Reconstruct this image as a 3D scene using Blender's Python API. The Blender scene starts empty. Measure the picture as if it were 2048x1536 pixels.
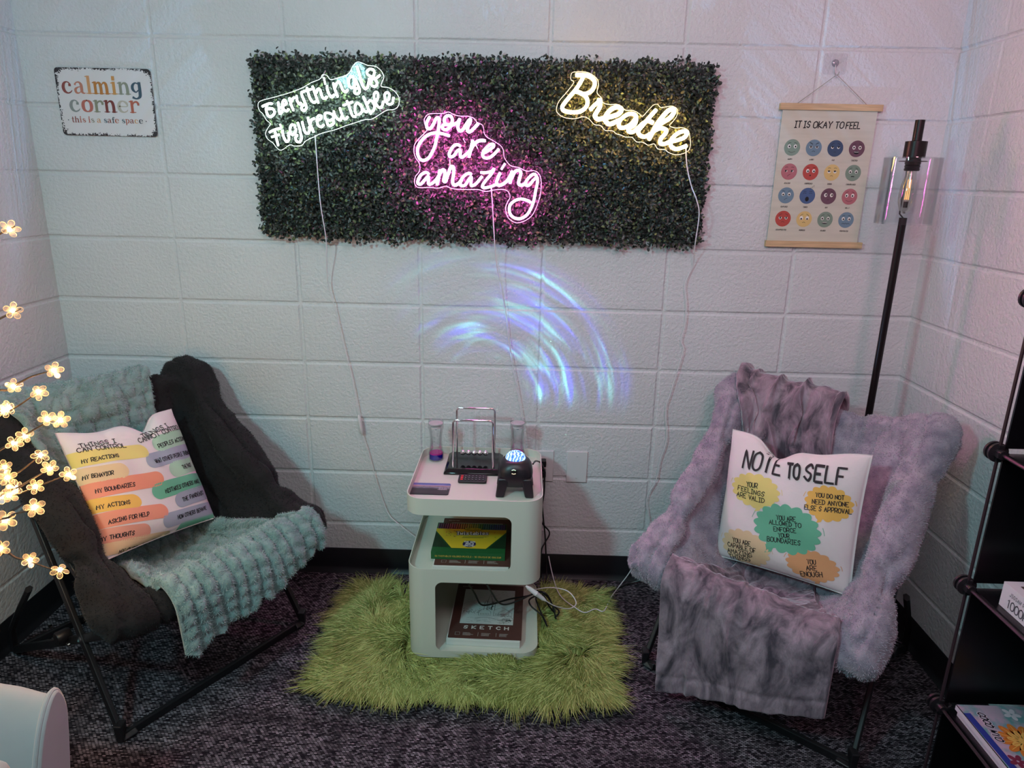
import bpy, math, random
import numpy as np
from mathutils import Vector, Matrix
random.seed(7)
RNG = np.random.default_rng(11)
PI = math.pi
scn = bpy.context.scene
COL = scn.collection

# ------------------------------------------------------------------ camera
cam_d = bpy.data.cameras.new('camera')
cam = bpy.data.objects.new('camera', cam_d)
COL.objects.link(cam)
cam_d.sensor_fit = 'HORIZONTAL'
cam_d.sensor_width = 36.0
cam_d.lens = 1393.0 / 2048 * 36.0
cam_d.clip_start = 0.02
YAW, PITCH, ROLL = 0.01533, -0.28738, 0.02165
F = Vector((-math.sin(YAW) * math.cos(PITCH), math.cos(YAW) * math.cos(PITCH), math.sin(PITCH)))
R0 = Vector((math.cos(YAW), math.sin(YAW), 0))
U0 = R0.cross(F)
RR = R0 * math.cos(ROLL) + U0 * math.sin(ROLL)
UU = U0 * math.cos(ROLL) - R0 * math.sin(ROLL)
m = Matrix((RR, UU, -F)).transposed().to_4x4()
m.translation = Vector((1.1602, -2.3097, 1.4355))
cam.matrix_world = m
scn.camera = cam

# ------------------------------------------------------------------ exposure
vs = scn.view_settings
vs.view_transform = 'Standard'
vs.look = 'None'
vs.gamma = 1.0
vs.use_curve_mapping = False
vs.exposure = 0.0

# ------------------------------------------------------------------ world, lamps and added fill lights
w = bpy.data.worlds.new('world')
scn.world = w
w.use_nodes = True
w.node_tree.nodes['Background'].inputs[0].default_value = (0.55, 0.6, 0.7, 1)
w.node_tree.nodes['Background'].inputs[1].default_value = 0.02

def area(name, loc, target, size, power, color, spread=180, sy=None):
    d = bpy.data.lights.new(name, 'AREA')
    d.shape = 'RECTANGLE' if sy else 'DISK'
    d.size = size
    if sy: d.size_y = sy
    d.energy = power
    d.color = color
    d.spread = math.radians(spread)
    o = bpy.data.objects.new(name, d)
    COL.objects.link(o)
    o.location = loc
    o.rotation_euler = (Vector(target) - Vector(loc)).to_track_quat('-Z', 'Y').to_euler()
    return o
# overhead and pink area lights added as unseen fill, plus the off-frame teal lamp
area('ceiling_light', (1.1, -2.1, 2.5), (1.1, -0.5, 0.9), 0.9, 17, (0.88, 0.98, 1.0))
area('teal_lamp', (0.1, -2.25, 2.0), (1.2, -0.2, 0.4), 0.18, 11.5, (0.38, 0.95, 1.0), 140)
area('pink_fill', (1.7, -2.2, 2.1), (2.443, -0.3, 1.6), 0.35, 4.5, (1.0, 0.40, 0.55), 110)

# ------------------------------------------------------------------ helpers
def lin(h):
    r = []
    for i in (0, 2, 4):
        c = int(h[i:i + 2], 16) / 255
        r.append(c / 12.92 if c < .04045 else ((c + .055) / 1.055) ** 2.4)
    return (*r, 1.0)

def mat(name, color, rough=0.6, metal=0.0, **kw):
    mt = bpy.data.materials.new(name)
    mt.use_nodes = True
    nt = mt.node_tree
    b = nt.nodes['Principled BSDF']
    b.inputs['Base Color'].default_value = lin(color) if isinstance(color, str) else color
    b.inputs['Roughness'].default_value = rough
    b.inputs['Metallic'].default_value = metal
    for k, v in kw.items():
        b.inputs[k.replace('_', ' ')].default_value = v
    return mt

def nodes(mt):
    nt = mt.node_tree
    return nt, nt.nodes, nt.links, nt.nodes['Principled BSDF']

def N(nt, typ, **kw):
    n = nt.nodes.new(typ)
    for k, v in kw.items():
        if k.startswith('i_'):
            key = k[2:]
            key = int(key) if key.isdigit() else key.replace('_', ' ')
            n.inputs[key].default_value = v
        else:
            setattr(n, k, v)
    return n

def add_noise(mt, scale, amt, detail=3, col2=None, stretch=(1, 1, 1), bump=0.0, bscale=None, bdist=0.002, contrast=(0.35, 0.65)):
    """vary the base colour with noise and add a fine bump"""
    nt, ns, ln, b = nodes(mt)
    tc = N(nt, 'ShaderNodeTexCoord')
    mp = N(nt, 'ShaderNodeMapping')
    mp.inputs['Scale'].default_value = stretch
    ln.new(tc.outputs['Object'], mp.inputs[0])
    if amt > 0:
        no = N(nt, 'ShaderNodeTexNoise', i_Scale=scale, i_Detail=detail)
        ln.new(mp.outputs[0], no.inputs['Vector'])
        mr = N(nt, 'ShaderNodeMapRange')
        mr.inputs['From Min'].default_value, mr.inputs['From Max'].default_value = contrast
        ln.new(no.outputs[0], mr.inputs[0])
        mx = N(nt, 'ShaderNodeMix', data_type='RGBA')
        c = b.inputs['Base Color'].default_value[:]
        mx.inputs[6].default_value = c
        mx.inputs[7].default_value = lin(col2) if col2 else tuple(min(1, v * (1 - amt)) for v in c[:3]) + (1,)
        ln.new(mr.outputs[0], mx.inputs[0])
        ln.new(mx.outputs[2], b.inputs['Base Color'])
    if bump > 0:
        n2 = N(nt, 'ShaderNodeTexNoise', i_Scale=bscale or scale * 4, i_Detail=3.0)
        ln.new(mp.outputs[0], n2.inputs['Vector'])
        bp = N(nt, 'ShaderNodeBump', i_Strength=bump, i_Distance=bdist)
        ln.new(n2.outputs[0], bp.inputs['Height'])
        ln.new(bp.outputs[0], b.inputs['Normal'])
    return mt

class MB:
    """collects shapes in world coordinates and links them as ONE mesh object"""
    def __init__(s):
        s.v = []; s.f = []; s.m = []
    def add(s, vs, fs, mi=0):
        o = len(s.v)
        s.v.extend([tuple(v) for v in vs])
        s.f.extend([tuple(i + o for i in f) for f in fs])
        s.m.extend([mi] * len(fs))
        return s
    def box(s, c, d, mi=0, M=None):
        x, y, z = d[0] / 2, d[1] / 2, d[2] / 2
        vs = [Vector((a * x, b * y, e * z)) for a in (-1, 1) for b in (-1, 1) for e in (-1, 1)]
        if M: vs = [M @ v for v in vs]
        vs = [v + Vector(c) for v in vs]
        return s.add(vs, [(0, 1, 3, 2), (4, 6, 7, 5), (0, 4, 5, 1), (2, 3, 7, 6), (0, 2, 6, 4), (1, 5, 7, 3)], mi)
    def tube(s, pts, r, seg=8, closed=False, mi=0, flat=None, up0=None):
        P = [Vector(p) for p in pts]
        n = len(P)
        rs = [r] * n if not hasattr(r, '__len__') else list(r)
        vs = []; up = Vector(up0) if up0 else None
        for i in range(n):
            if closed: t = P[(i + 1) % n] - P[i - 1]
            else: t = P[min(i + 1, n - 1)] - P[max(i - 1, 0)]
            if t.length < 1e-9: t = Vector((0, 0, 1))
            t.normalize()
            if up is None:
                up = Vector((0, 0, 1)) if abs(t.z) < .9 else Vector((0, 1, 0))
            a = up - t * up.dot(t)
            if a.length < 1e-6: a = t.orthogonal()
            a.normalize(); b = t.cross(a); up = a
            k1, k2 = (1, 1) if flat is None else flat
            for j in range(seg):
                th = 2 * PI * (j + .5) / seg
                vs.append(P[i] + (a * math.cos(th) * k1 + b * math.sin(th) * k2) * rs[i])
        fs = []
        for i in range(n if closed else n - 1):
            i2 = (i + 1) % n
            for j in range(seg):
                j2 = (j + 1) % seg
                fs.append((i * seg + j, i * seg + j2, i2 * seg + j2, i2 * seg + j))
        if not closed:
            fs.append(tuple(reversed(range(seg))))
            fs.append(tuple((n - 1) * seg + j for j in range(seg)))
        return s.add(vs, fs, mi)
    def lathe(s, prof, c, seg=24, mi=0, axis=None):
        c = Vector(c); vs = []
        q = Vector((0, 0, 1)).rotation_difference(Vector(axis)) if axis else None
        for r, z in prof:
            for j in range(seg):
                v = Vector((r * math.cos(2 * PI * j / seg), r * math.sin(2 * PI * j / seg), z))
                vs.append(c + (q @ v if q else v))
        fs = []
        for i in range(len(prof) - 1):
            for j in range(seg):
                j2 = (j + 1) % seg
                fs.append((i * seg + j, i * seg + j2, (i + 1) * seg + j2, (i + 1) * seg + j))
        fs.append(tuple(reversed(range(seg))))
        fs.append(tuple((len(prof) - 1) * seg + j for j in range(seg)))
        return s.add(vs, fs, mi)
    def prism(s, poly, fn, d0, d1, mi=0):
        """poly: 2D outline; fn(x, y, depth) -> 3D"""
        n = len(poly)
        vs = [fn(x, y, d0) for x, y in poly] + [fn(x, y, d1) for x, y in poly]
        fs = [tuple(reversed(range(n))), tuple(range(n, 2 * n))]
        fs += [(i, (i + 1) % n, n + (i + 1) % n, n + i) for i in range(n)]
        return s.add(vs, fs, mi)
    def grid(s, P, mi=0, closed_u=False):
        """P: array (n, m, 3)"""
        n, mm = P.shape[:2]
        fs = []
        for i in range(n if closed_u else n - 1):
            for j in range(mm - 1):
                i2 = (i + 1) % n
                fs.append((i * mm + j, i2 * mm + j, i2 * mm + j + 1, i * mm + j + 1))
        return s.add(P.reshape(-1, 3).tolist(), fs, mi)
    def ribbon(s, pts, wd, surf, off=0.0, mi=0):
        """flat stroke in the 2D frame of surf(x, y, off)"""
        n = len(pts)
        if n < 2: return s
        ws = [wd] * n if not hasattr(wd, '__len__') else list(wd)
        L = []; Rr = []
        for i in range(n):
            x0, y0 = pts[max(i - 1, 0)][:2]; x1, y1 = pts[min(i + 1, n - 1)][:2]
            dx, dy = x1 - x0, y1 - y0; l = math.hypot(dx, dy) or 1
            nx, ny = -dy / l * ws[i] / 2, dx / l * ws[i] / 2
            ex = ey = 0
            if i in (0, n - 1):
                k = (-1 if i == 0 else 1) * ws[i] * .35 / l
                ex, ey = dx * k, dy * k
            x, y = pts[i][0] + ex, pts[i][1] + ey
            L.append(surf(x + nx, y + ny, off)); Rr.append(surf(x - nx, y - ny, off))
        return s.add(L + Rr, [(i, n + i, n + i + 1, i + 1) for i in range(n - 1)], mi)
    def fan(s, outline, c, surf, off=0.0, mi=0, rings=5):
        n = len(outline); vs = [surf(c[0], c[1], off)]
        for k in range(1, rings + 1):
            t = k / rings
            vs += [surf(c[0] + (x - c[0]) * t, c[1] + (y - c[1]) * t, off) for x, y in outline]
        fs = [(0, 1 + i, 1 + (i + 1) % n) for i in range(n)]
        for k in range(1, rings):
            a, b = 1 + (k - 1) * n, 1 + k * n
            fs += [(a + i, b + i, b + (i + 1) % n, a + (i + 1) % n) for i in range(n)]
        return s.add(vs, fs, mi)
    def xf(s, M):
        s.v = [tuple(M @ Vector(v)) for v in s.v]
        return s
    def obj(s, name, mats, parent=None, at=None, bevel=0, smooth=True, angle=0.7, bseg=2):
        o0 = Vector(at) if at is not None else (parent['_o'] and Vector(parent['_o']) if parent is not None else Vector((0, 0, 0)))
        me = bpy.data.meshes.new(name)
        me.from_pydata([tuple(Vector(v) - o0) for v in s.v], [], s.f)
        mats = mats if isinstance(mats, (list, tuple)) else [mats]
        for mm in mats: me.materials.append(mm)
        if len(mats) > 1: me.polygons.foreach_set('material_index', s.m)
        return link(name, me, parent, o0, bevel, smooth, angle, bseg)

def link(name, me, parent, o0, bevel=0, smooth=True, angle=0.7, bseg=2):
    if smooth:
        me.shade_smooth()
        if angle: me.set_sharp_from_angle(angle=angle)
    me.update()
    o = bpy.data.objects.new(name, me)
    COL.objects.link(o)
    if parent is not None:
        o.parent = parent
        o['_o'] = tuple(parent['_o'])
    else:
        o.location = o0
        o['_o'] = tuple(o0)
    if bevel:
        md = o.modifiers.new('bevel', 'BEVEL')
        md.width = bevel; md.segments = bseg; md.limit_method = 'ANGLE'; md.angle_limit = 0.6
    return o

def tag(o, label, cat, group=None):
    o['label'] = label; o['category'] = cat
    if group: o['group'] = group
    return o

def thing(name, loc, label, cat, group=None):
    o = bpy.data.objects.new(name, None)
    COL.objects.link(o)
    o.empty_display_size = 0.05
    o.location = loc
    o['_o'] = tuple(float(x) for x in loc)
    return tag(o, label, cat, group)

def struct(o):
    o['kind'] = 'structure'
    return o

def spline(pts, k=5, closed=False):
    """Catmull-Rom through the points (any dimension)"""
    P = np.array(pts, float); n = len(P)
    if n < 3: return [tuple(p) for p in P]
    out = []
    for i in range(n if closed else n - 1):
        if closed: a, b, c, d = P[i - 1], P[i], P[(i + 1) % n], P[(i + 2) % n]
        else: a, b, c, d = P[max(i - 1, 0)], P[i], P[i + 1], P[min(i + 2, n - 1)]
        for j in range(k):
            t = j / k
            out.append(tuple(.5 * (2 * b + (c - a) * t + (2 * a - 5 * b + 4 * c - d) * t * t + (3 * b - a - 3 * c + d) * t ** 3)))
    if not closed: out.append(tuple(P[-1]))
    return out

def rrect(x0, y0, x1, y1, r, k=5):
    o = []
    for cx, cy, a in ((x1 - r, y1 - r, 0), (x0 + r, y1 - r, 90), (x0 + r, y0 + r, 180), (x1 - r, y0 + r, 270)):
        for j in range(k + 1):
            th = math.radians(a + 90 * j / k)
            o.append((cx + r * math.cos(th), cy + r * math.sin(th)))
    return o

def vnoise(P, freq, seed=0):
    """smooth value noise on (n, d) points, 0..1"""
    P = np.asarray(P, float) * freq
    d = P.shape[1]
    i0 = np.floor(P).astype(np.int64); f = P - i0; f = f * f * (3 - 2 * f)
    out = np.zeros(len(P))
    pr = (73856093, 19349663, 83492791)
    for c in range(2 ** d):
        wgt = np.ones(len(P)); h = np.full(len(P), seed * 2654435761 % (1 << 31), np.int64)
        for k in range(d):
            b = (c >> k) & 1
            h ^= (i0[:, k] + b) * pr[k]
            wgt *= f[:, k] if b else 1 - f[:, k]
        h = (h ^ (h >> 13)) * 1274126177 & 0x7fffffff
        h = (h ^ (h >> 16)) & 0xffff
        out += wgt * h / 65535
    return out

def np_mesh(name, V, quads=None, tris=None, mats=(), mq=None, mt=None):
    """big meshes from arrays"""
    me = bpy.data.meshes.new(name)
    nq = 0 if quads is None else len(quads); ntr = 0 if tris is None else len(tris)
    me.vertices.add(len(V)); me.vertices.foreach_set('co', np.asarray(V, np.float32).ravel())
    loops = []; starts = []; s = 0
    if nq: loops.append(np.asarray(quads).ravel()); starts.append(np.arange(nq) * 4); s = nq * 4
    if ntr: loops.append(np.asarray(tris).ravel()); starts.append(s + np.arange(ntr) * 3)
    L = np.concatenate(loops).astype(np.int32)
    me.loops.add(len(L)); me.loops.foreach_set('vertex_index', L)
    me.polygons.add(nq + ntr); me.polygons.foreach_set('loop_start', np.concatenate(starts).astype(np.int32))
    mi = []
    if nq: mi.append(np.zeros(nq, np.int32) if mq is None else mq)
    if ntr: mi.append(np.zeros(ntr, np.int32) if mt is None else mt)
    for mm in mats: me.materials.append(mm)
    me.polygons.foreach_set('material_index', np.concatenate(mi).astype(np.int32))
    me.update(calc_edges=True); me.validate()
    return me

def sample_surface(V, T, n):
    a, b, c = V[T[:, 0]], V[T[:, 1]], V[T[:, 2]]
    nr = np.cross(b - a, c - a); ar = np.linalg.norm(nr, axis=1)
    idx = RNG.choice(len(T), n, p=ar / ar.sum())
    u = RNG.random((n, 1)); v = RNG.random((n, 1)); k = (u + v) > 1
    u = np.where(k, 1 - u, u); v = np.where(k, 1 - v, v)
    return a[idx] + (b[idx] - a[idx]) * u + (c[idx] - a[idx]) * v, nr[idx] / ar[idx][:, None]

def fuzz(V, T, n, length, width, droop, base, amp=0.6, seed=3, flowf=14):
    """short pile: each hair a thin tapering blade of two quads, combed by a noise field"""
    P, Nn = sample_surface(V, T, n)
    a1 = vnoise(P, flowf, seed) * 2 * PI * 2; a2 = vnoise(P, flowf, seed + 9) * 2 - 1
    comb = np.stack([np.cos(a1), np.sin(a1), a2], 1)
    comb -= Nn * (comb * Nn).sum(1)[:, None]
    jit = RNG.normal(0, .35, (n, 3))
    g = np.array([0, 0, -droop])
    L = length * (0.6 + 0.6 * RNG.random((n, 1)))
    d1 = Nn + comb * amp * .5 + jit * .6 + g * .4
    d1 /= np.linalg.norm(d1, axis=1)[:, None]
    d2 = Nn * .4 + comb * amp + jit + g
    d2 /= np.linalg.norm(d2, axis=1)[:, None]
    side = np.cross(d1, RNG.normal(0, 1, (n, 3))); side /= np.linalg.norm(side, axis=1)[:, None] + 1e-9
    side *= width / 2
    p1 = P + d1 * L * .5; p2 = p1 + d2 * L * .5
    P0 = P - Nn * .001
    W = np.stack([P0 - side, P0 + side, p1 + side * .7, p1 - side * .7, p2 + side * .12, p2 - side * .12], 1).reshape(-1, 3)
    i = np.arange(n)[:, None] * 6 + base
    Q = np.concatenate([i + np.array([[0, 1, 2, 3]]), i + np.array([[3, 2, 4, 5]])])
    return W, Q

# ------------------------------------------------------------------ stroke lettering
FONT = {'A': '00 3A 60,14 54', 'B': '00 0A,~0A 4A 58 35 05,~35 64 61 30 00', 'C': '~68 4A 18 05 12 40 62', 'D': '00 0A,~0A 49 65 41 00',
 'E': '6A 0A 00 60,05 45', 'F': '6A 0A 00,05 45', 'G': '~68 4A 18 05 12 30 62,62 65 35', 'H': '00 0A,60 6A,05 65', 'I': '30 3A,1A 5A,10 50',
 'J': '~5A 53 30 02', 'K': '00 0A,6A 04 60', 'L': '0A 00 60', 'M': '00 0A 34 6A 60', 'N': '00 0A 60 6A', 'O': '~3A 08 02 30 62 68 3A',
 'P': '00 0A,~0A 5A 67 44 04', 'Q': '~3A 08 02 30 62 68 3A,42 60', 'R': '00 0A,~0A 5A 67 44 04,34 60', 'S': '~68 4A 18 16 35 54 52 30 02',
 'T': '0A 6A,3A 30', 'U': '~0A 03 30 63 6A', 'V': '0A 30 6A', 'W': '0A 10 37 50 6A', 'X': '0A 60,6A 00', 'Y': '0A 35 6A,35 30', 'Z': '0A 6A 00 60',
 '0': '~3A 08 02 30 62 68 3A', '1': '18 3A 30', '5': '6A 1A 16,~16 46 63 40 01', '2': '~18 3A 58 02,02 00 60', '9': '~66 35 17 3A 68 63 40 11',
 'a': '~56 36 13 10 30 53,57 50', 'b': '0A 00,~05 37 53 30 00', 'c': '~56 37 14 11 30 51', 'd': '6A 60,~65 37 14 11 30 61', 'e': '~14 54 56 37 14 11 30 52',
 'f': '~6A 4A 38 30,17 57', 'g': '~57 37 15 12 31 53,~57 51 3z 1z', 'h': '0A 00,~04 37 55 50', 'i': '37 30,39 3A', 'k': '0A 00,57 03 50', 'l': '3A 30',
 'm': '07 00,~05 27 35 30,~35 57 65 60', 'n': '07 00,~04 37 55 50', 'o': '~37 14 11 30 52 55 37', 'p': '07 0z,~05 37 53 30 00', 'r': '07 00,~04 37 57',
 's': '~56 37 15 34 52 30 01', 't': '3A 31 50,17 57', 'u': '~07 02 30 52,57 50', 'w': '07 10 35 50 67', 'y': '07 30,~57 30 0z', '-': '05 55', '.': '20 21', '!': '3A 33,31 30'}
def hexy(c): return -2.5 if c == 'z' else int(c, 16)
def text_strokes(t, w, h, jit=0.0, slant=0.0):
    """polylines of text t fitted to width w, capital height h, baseline at y = 0"""
    x = 0.0; out = []; adv = []
    for c in t:
        adv.append(x)
        x += 5 if c == ' ' else (6.2 if c in 'I1.!il' else 8.2)
    sx = w / max(x - 2.2, 1); sy = h / 10
    for c, ax in zip(t, adv):
        if c not in FONT: continue
        j = random.uniform(-jit, jit) * h
        xo = -1 if c in 'I1il!.' else 0
        for st in FONT[c].split(','):
            cv = st[0] == '~'
            pts = [((int(q[0]) + xo), hexy(q[1])) for q in st.lstrip('~').split()]
            if cv: pts = spline(pts, 4)
            out.append([((ax + a) * sx + slant * b * sy, b * sy + j) for a, b in pts])
    return out
def dense(pts, step=.005):
    out = [pts[0]]
    for a, b in zip(pts, pts[1:]):
        k = max(1, int(math.dist(a, b) / step + .5))
        out += [(a[0] + (b[0] - a[0]) * i / k, a[1] + (b[1] - a[1]) * i / k) for i in range(1, k + 1)]
    return out
def put_text(mb, t, p0, p1, h, wd, surf, off, mi, jit=0.0, slant=0.0, bold=1):
    dx, dy = p1[0] - p0[0], p1[1] - p0[1]; L = math.hypot(dx, dy); cx, cy = dx / L, dy / L
    for i, st in enumerate(text_strokes(t, L, h, jit, slant)):
        mb.ribbon(dense([(p0[0] + a * cx - b * cy, p0[1] + a * cy + b * cx) for a, b in st]), wd, surf, off + (i % 3) * 4e-5, mi)

# ------------------------------------------------------------------ measured outlines, in 0.1 mm (signs, prints) and mm (cords, twigs)
SIGN_WHITE = [[(3550,16260),(3680,16320),(3820,16360),(3870,16340)],[(3700,16310),(3670,16170),(3710,16020),(3790,15980),(3880,16040),(3920,16120),(3860,16210),(3720,16190)],[(4050,16410),(4060,16260),(4080,16070),(4160,16160),(4160,16290),(4290,16350),(4270,16440),(4220,16450),(4170,16350),(4200,16200),(4290,16150),(4360,16220)],[(4400,16530),(4430,16360),(4500,16160)],[(4450,16400),(4490,16490),(4560,16540)],[(4620,16600),(4630,16450),(4690,16350),(4750,16400)],[(4760,16670),(4810,16520),(4870,16370),(4890,16250),(4810,16170),(4740,16240),(4800,16320),(4880,16360)],[(4940,16830),(4980,16660),(5030,16500),(5120,16410),(5190,16440)],[(4760,16680),(4910,16730),(5080,16780)],[(5110,16870),(5170,16680),(5220,16530),(5270,16390)],[(5210,16660),(5270,16780),(5330,16770),(5370,16640),(5410,16540),(5490,16530),(5540,16590)],[(5470,17100),(5500,16920)],[(5550,16890),(5560,16750),(5630,16600),(5690,16570),(5760,16650)],[(5740,16970),(5770,16820),(5810,16710),(5860,16570)],[(5770,16800),(5850,16960),(5920,16990),(5970,16900),(6020,16770),(6110,16720),(6170,16790)],[(6390,17050),(6320,17150),(6230,17100),(6200,16990),(6240,16860),(6340,16850),(6390,16950),(6400,17080),(6460,16950),(6520,16800),(6500,16700),(6420,16670),(6360,16720),(6400,16810),(6490,16830)],[(6470,17440),(6530,17230),(6590,16990),(6670,16830),(6750,16850),(6800,16980),(6820,17120)],[(6900,17150),(6780,17210),(6770,17300),(6850,17360),(6960,17340),(6980,17250),(6940,17150),(6890,17060),(6880,16930),(6980,16880),(7050,16960),(7010,17070),(6900,17130)],[(7010,17110),(7080,17150),(7150,17210)],[(3710,15530),(3850,15600),(4010,15650),(4060,15640)],[(3890,15570),(3920,15380),(3960,15150)],[(3770,15400),(3900,15440),(4020,15480)],[(4060,15780),(4100,15660)],[(4120,15610),(4140,15430),(4220,15280),(4300,15350),(4290,15550)],[(4510,15670),(4500,15750),(4410,15760),(4360,15660),(4370,15530),(4430,15480),(4510,15550),(4540,15670)],[(4600,15840),(4640,15690),(4670,15530),(4690,15390),(4620,15280),(4530,15300),(4510,15400),(4570,15490)],[(4740,15870),(4770,15700),(4820,15550),(4910,15530),(4950,15640),(4940,15730)],[(4920,15990),(4960,15810),(5030,15680),(5070,15560)],[(4990,15800),(5020,15910),(5130,15960)],[(5170,15920),(5300,15940),(5330,16030),(5250,16040),(5200,15940),(5210,15790),(5300,15720),(5400,15790)],[(5490,16130),(5440,16080),(5460,15950),(5570,15910),(5700,15970),(5690,16060),(5610,16110),(5490,16130)],[(5480,15920),(5520,15790),(5590,15760),(5690,15830),(5690,15910)],[(5710,16190),(5750,16050),(5830,15950),(5910,15930),(5940,16040)],[(5900,16280),(5950,16120),(6000,15990),(6070,15960),(6140,16040)],[(6120,16480),(6180,16350),(6230,16170),(6290,16040),(6380,16040)],[(6000,16340),(6140,16390),(6310,16450)],[(6530,16350),(6440,16420),(6360,16310),(6380,16130),(6460,16090),(6560,16170),(6570,16270),(6530,16380),(6620,16230),(6700,16170),(6760,16230)],[(6620,16610),(6680,16470),(6740,16320),(6810,16180),(6850,16110)],[(6740,16400),(6830,16500),(6920,16430),(6950,16320),(6910,16210),(6830,16170)],[(6970,16410),(7060,16570),(7060,16700),(7000,16730),(6950,16650),(6970,16490),(7040,16340),(7130,16300),(7190,16370),(7230,16490)],[(7240,16480),(7370,16520),(7410,16670),(7340,16730),(7270,16660),(7290,16500),(7380,16400),(7490,16430),(7520,16530),(7540,16600)]]
SIGN_WHITE_EDGE = [(3380,16300),(3460,16430),(3860,16540),(4300,16660),(4730,16810),(5030,16970),(5310,17080),(5390,17200),(5530,17180),(5630,17070),(5880,17130),(6170,17240),(6320,17460),(6460,17570),(6630,17530),(6770,17480),(7010,17450),(7180,17310),(7230,17150),(7140,16920),(7350,16880),(7520,16800),(7670,16610),(7650,16380),(7510,16270),(7290,16240),(7040,16100),(6820,15980),(6610,15960),(6320,15870),(6030,15780),(5740,15670),(5440,15590),(5230,15530),(5040,15440),(4780,15320),(4630,15180),(4410,15160),(4270,15190),(4000,15030),(3860,15100),(3760,15230),(3590,15360),(3550,15530),(3660,15700),(3720,15790),(3600,15900),(3510,16070),(3420,16150)]
SIGN_PINK = [[(8620,16080),(8530,15940),(8510,15830),(8540,15740),(8630,15750),(8720,15870),(8800,16020),(8870,16050),(8900,15980),(8870,15730),(8810,15450),(8750,15220),(8650,15020),(8550,14880),(8410,14820),(8290,14860),(8230,14990),(8230,15160),(8310,15330),(8430,15470),(8580,15570),(8790,15620),(9030,15590),(9210,15540)],[(9160,16120),(9070,16060),(9050,15960),(9100,15870),(9210,15860),(9280,15920),(9290,16010),(9250,16100),(9160,16120)],[(9090,15870),(9000,15830),(8990,15760),(9080,15710),(9170,15750),(9270,15840),(9400,15900),(9460,15940),(9520,16040)],[(9520,16040),(9480,15920),(9460,15780),(9520,15690),(9620,15740),(9720,15890),(9790,15990),(9840,16020),(9820,15930),(9760,15810),(9750,15700),(9820,15670),(9930,15760),(10080,15920)],[(9540,15240),(9470,15290),(9350,15270),(9250,15150),(9190,15020),(9220,14940),(9330,14970),(9420,15090),(9500,15150),(9530,15080),(9530,14980),(9580,14930),(9680,15000),(9810,15120),(9880,15240)],[(9910,15440),(9870,15260),(9830,15080),(9790,14930)],[(9840,15120),(9910,15260),(10040,15390),(10160,15430),(10300,15420)],[(10220,15060),(10310,15100),(10420,15170),(10530,15250),(10540,15320),(10450,15320),(10340,15240),(10240,15120),(10210,15010),(10280,14930),(10420,14940),(10560,15040),(10710,15200)],[(8570,14410),(8470,14470),(8320,14390),(8230,14240),(8220,14140),(8310,14120),(8440,14250),(8540,14350),(8550,14230),(8550,14130),(8630,14130),(8760,14230),(8870,14380)],[(8900,14560),(8870,14360),(8810,14100)],[(8840,14300),(8950,14520),(9040,14540),(9050,14400),(9020,14240),(9080,14220),(9160,14440),(9250,14650),(9330,14610),(9320,14410),(9290,14200),(9350,14110),(9460,14150),(9580,14270)],[(9880,14430),(9790,14470),(9650,14390),(9540,14230),(9540,14110),(9670,14110),(9790,14280),(9870,14360),(9860,14200),(9880,14100),(10010,14160),(10130,14300),(10210,14390)],[(10150,14500),(10320,14500),(10490,14540),(10570,14630),(10490,14470),(10320,14270),(10210,14100),(10280,14050),(10470,14090),(10620,14150)],[(10900,14780),(10790,14600)],[(10760,14510),(10680,14330),(10650,14190),(10740,14130),(10890,14200),(11010,14320),(11140,14570)],[(11120,14570),(11100,14400),(11060,14190)],[(11090,14300),(11200,14530),(11320,14590),(11390,14510),(11350,14330),(11330,14190),(11440,14150),(11560,14230)],[(11900,14360),(11830,14480),(11730,14460),(11600,14330),(11540,14210),(11590,14140),(11690,14190),(11790,14320),(11900,14380),(11900,14200),(11860,14000),(11810,13690),(11710,13420),(11570,13230),(11360,13140),(11160,13200),(11070,13340),(11070,13530),(11200,13670),(11390,13740),(11580,13710),(11730,13640)]]
SIGN_PINK_EDGE = [(8500,16120),(8610,16170),(8820,16180),(9020,16190),(9170,16230),(9320,16160),(9520,16120),(9760,16120),(9940,16060),(10030,15950),(10200,15870),(10250,15650),(10330,15540),(10540,15430),(10750,15300),(10840,15160),(10870,14960),(11060,14730),(11330,14670),(11570,14570),(11780,14590),(11960,14490),(12030,14240),(12010,13860),(11900,13500),(11760,13230),(11520,13060),(11270,13010),(11030,13150),(10940,13420),(10990,13630),(11070,13780),(11010,13950),(10830,14010),(10590,13990),(10310,13940),(10070,13990),(9710,13980),(9280,14000),(9070,14070),(8850,14010),(8550,14020),(8220,14010),(8100,14120),(8120,14330),(8250,14500),(8260,14710),(8140,14900),(8090,15100),(8130,15300),(8270,15470),(8450,15640),(8510,15730),(8440,15870),(8430,16010)]
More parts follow.
